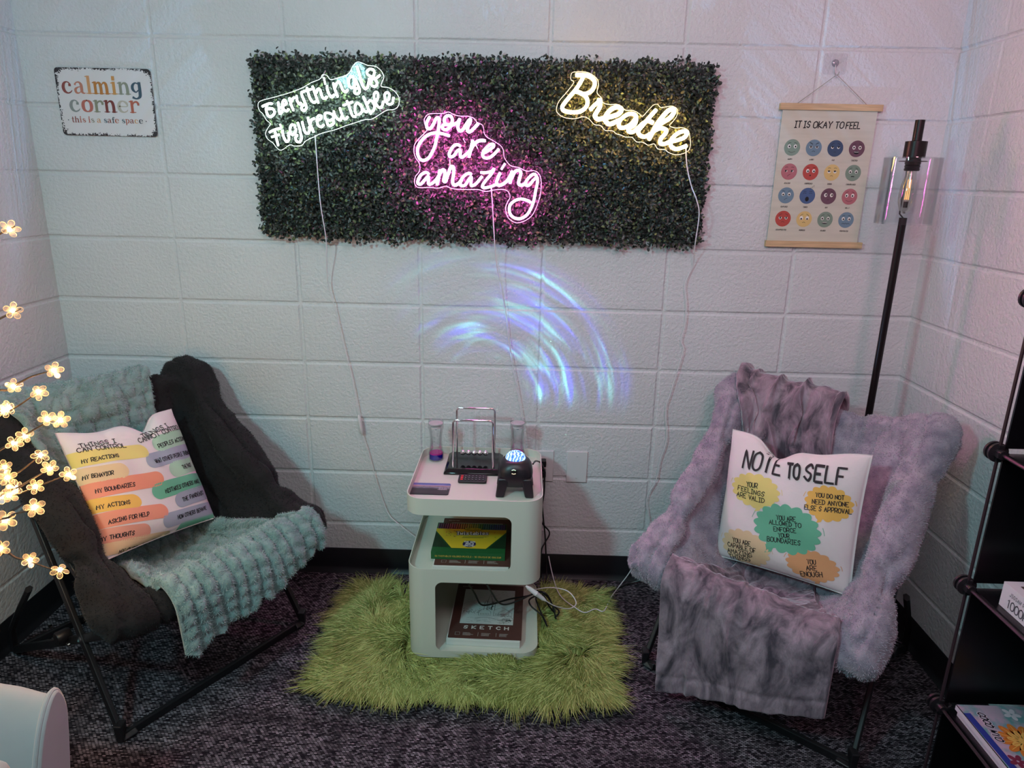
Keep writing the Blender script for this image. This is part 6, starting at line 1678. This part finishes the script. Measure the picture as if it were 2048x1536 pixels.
def books():
    xa, z = 2.100, .3575
    cols = [('e8d8dc', 'white edged colouring book directly under the orange flower book', .012, .004), ('c8a8a0', 'colouring book with a big orange flower on its cover in the cube shelf', .012, 0)]
    for i, (c, lab, th, dy) in enumerate(cols):
        x0, x1, y1, y0 = xa + (.004 if i == 0 else 0), xa + .215, -1.062 + (-.004 if i == 0 else 0), -1.30
        root = thing('colouring_book', ((x0 + x1) / 2, (y0 + y1) / 2, z), lab, 'book')
        MB().box(((x0 + x1) / 2 + .001, (y0 + y1) / 2 - .001, z + th / 2), (x1 - x0 - .004, y1 - y0 - .004, th - .002)).obj('pages', m_pg, root)
        cov = mat('cover_art_%d' % i, '6d9aa0' if i else 'e4dade', .4)
        if i: add_noise(cov, 26, .5, col2='b8a0b4', detail=5, contrast=(.42, .55))
        mb = MB().box(((x0 + x1) / 2, (y0 + y1) / 2, z + th - .0006), (x1 - x0, y1 - y0, .0012), 0)
        mb.box((x0 + .0006, (y0 + y1) / 2, z + th / 2), (.0012, y1 - y0, th), 3)
        mats = [cov] + [mat('book_%d_%s' % (i, h_), h_, .45) for h_ in ('d07a34', 'e8b860', 'd8ccd8', '7a3048', '2c3a8c', '1c1c28')]
        if i:
            sf = lambda x, y, o: (x0 + y, y1 - x, z + th + .0003 + o)
            cx_, cy_ = .100, .075
            def el(x, y, a, b__, rot, k=18): return [(x + a * math.cos(t) * math.cos(rot) - b__ * math.sin(t) * math.sin(rot), y + a * math.cos(t) * math.sin(rot) + b__ * math.sin(t) * math.cos(rot)) for t in np.linspace(0, 2 * PI, k + 1)[:-1]]
            mb.fan(el(.19, .125, .075, .06, .3), (.19, .125), sf, 1e-4, 4, rings=1); mb.fan(el(.19, .125, .062, .048, .3), (.19, .125), sf, 2e-4, 3, rings=1)
            for layer, (R, n_, ci) in enumerate(((.046, 12, 1), (.028, 10, 2))):
                for k in range(n_):
                    a = 2 * PI * k / n_
                    px, py = cx_ + R * .62 * math.cos(a), cy_ + R * .62 * math.sin(a)
                    mb.fan(el(px, py, R * .42, R * .19, a), (px, py), sf, 3e-4 + layer * 2e-4, ci, rings=1)
                    mb.ribbon([(cx_ + R * .25 * math.cos(a), cy_ + R * .25 * math.sin(a)), (cx_ + R * .9 * math.cos(a), cy_ + R * .9 * math.sin(a))], .0012, sf, 4e-4 + layer * 2e-4, 2 if layer == 0 else 1)
            mb.fan(el(cx_, cy_, .009, .009, 0), (cx_, cy_), sf, 8e-4, 2, rings=1)
            mb.ribbon([(.03, .008), (.235, .012)], .014, sf, 1e-4, 5)
            for x, y, c_ in ((.05, .135, 1), (.06, .17, 4), (.025, .10, 3), (.12, .17, 5), (.15, .03, 4)):
                for k in range(5): 
                    px, py = x + .010 * math.cos(k * 1.256), y + .010 * math.sin(k * 1.256)
                    mb.fan(el(px, py, .008, .005, k * 1.256), (px, py), sf, 2e-4, c_, rings=1)
            for o_, wd, ci in ((9e-4, .0054, 3), (1.0e-3, .0028, 6)):
                put_text(mb, 'COCO WYO', (.022, .030), (.098, .022), .013, wd, sf, o_, ci, slant=.3)
        mb.obj('cover', mats, root, smooth=False)
        z += th + .0004
books()

for o in bpy.data.objects:
    if '_o' in o: del o['_o']
